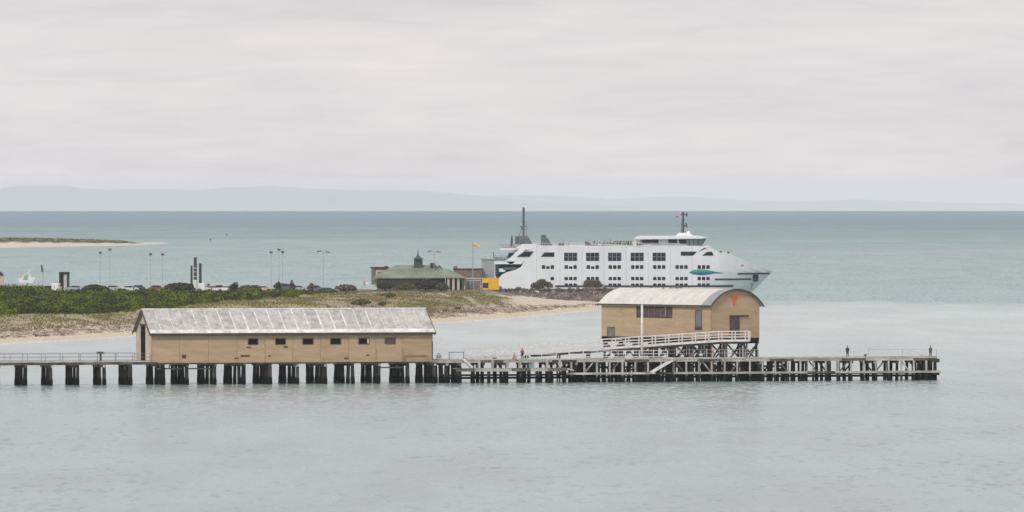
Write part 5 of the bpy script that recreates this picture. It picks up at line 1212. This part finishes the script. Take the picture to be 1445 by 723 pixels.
for i in range(7): MB().box(-.05, .05, -.05, 0, .05, h-.05).build('rib', M_yellow, e, loc=(-x+1.8+i*.38, 0, 0))
e = empty('windsock', W(667.3, 2480, 3.6), 'pole with a drooping orange and yellow windsock by the terminal', 'windsock'); hq = zat(342.5, 2480)-3.6
MB().rod((0, 0, 0), (0, 0, hq), .13, .1, 8).build('pole', mat('pale_blue_pole', (.3, .37, .42), .6, .1, 1), e)
b = MB(); n = 5; pts = [(.1, 0, hq-.35), (.7, 0, hq-.5), (1.3, 0, hq-.95), (1.85, 0, hq-1.6)]; rr = [.42, .36, .27, .18]
for i in range(3): b.rod(pts[i], pts[i+1], rr[i], rr[i+1], 10)
b.build('sock', M_sock, e)
e = empty('blue_bin', W(709.5, 2468, 3.3), 'small blue bin right of the yellow cabin', 'bin'); MB().hexa([(-.45, -.4, 0), (.45, -.4, 0), (.45, .4, 0), (-.45, .4, 0), (-.55, -.5, 1.1), (.55, -.5, 1.1), (.55, .5, 1.1), (-.55, .5, 1.1)]).build('body', mat('bin_blue', (.08, .2, .42), .5, .1, 1), e); MB().box(-.58, .58, -.52, .52, 1.1, 1.2).build('lid', M_navy, e)
e = empty('white_dinghy', W(755, 2474, 3.4), 'small white upturned dinghy on the breakwater rocks', 'dinghy')
MB().prism([(-1.1, 0), (1.1, 0), (.9, .55), (-.7, .6)], -.5, .5).build('hull', M_white, e); MB().bar((-.7, 0, .62), (.9, 0, .58), .08).build('keel', M_white, e)
# signal fence posts left of the terminal
e = empty('white_shelter', W(500, 2470, 3.9), 'small pale frame shelter left of the terminal', 'shelter'); MB().box(-.6, .6, -.5, .5, 1.5, 1.62).build('roof', M_stonew, e)
for x in (-.5, .5): MB().box(x-.05, x+.05, -.4, .4, 0, 1.49).build('side', M_stonew, e)
for px, top, cc, lb in ((514, 396, pink, 'person in pale pink standing left of the terminal'), (518, 397, wht, 'person in white standing left of the terminal')):
    person(W(px, 2466, zat(top, 2466)-1.72), 0, lb, cc, cc, hair, group='people by the terminal')
# far navigation beacons
for px, py, lb in ((297, 343, 'left and nearer of the two tiny beacons in the far water'), (320, 335.5, 'right and farther of the two tiny beacons in the far water')):
    d = dist(py, 0); e = empty('beacon', W(px, d, 0), lb, 'beacon', 'beacons in the far water'); MB().rod((0, 0, -1), (0, 0, 1.5), .1, .1, 8).build('post', M_galv, e); MB().rod((0, 0, 1.5), (0, 0, 2.4), .45, .35, 8).build('top', M_steel, e)
# driftwood / dark log on the beach
d = dist(441.5, 1.2); lg = MB(); lg.rod((-.6, 0, .25), (.6, .2, .3), .35, .2, 8); lg.bar((.3, 0, .3), (.8, 0, .8), .12)
o = lg.build('driftwood', M_brown, None, loc=W(646, d, gz(646, d))); tag(o, 'dark lump of driftwood on the beach right of the long shed', 'driftwood')

# ------------------------------------------------------------------ haze
hz = MB().box(-136000, 136000, -136000, 136000, -1500, 46).build('haze', None)
hm = bpy.data.materials.new('haze_air'); hm.use_nodes = True; t = hm.node_tree
for n_ in list(t.nodes): t.nodes.remove(n_)
pv = t.nodes.new('ShaderNodeVolumePrincipled'); out = t.nodes.new('ShaderNodeOutputMaterial'); t.links.new(pv.outputs[0], out.inputs['Volume'])
pv.inputs['Color'].default_value = (.96, .98, 1, 1); pv.inputs['Density'].default_value = 1.9e-5; pv.inputs['Anisotropy'].default_value = -.4
hz.data.materials.append(hm); tag(hz, kind='stuff'); hz['label'] = 'pale sea haze over the whole bay'; hz['category'] = 'haze'
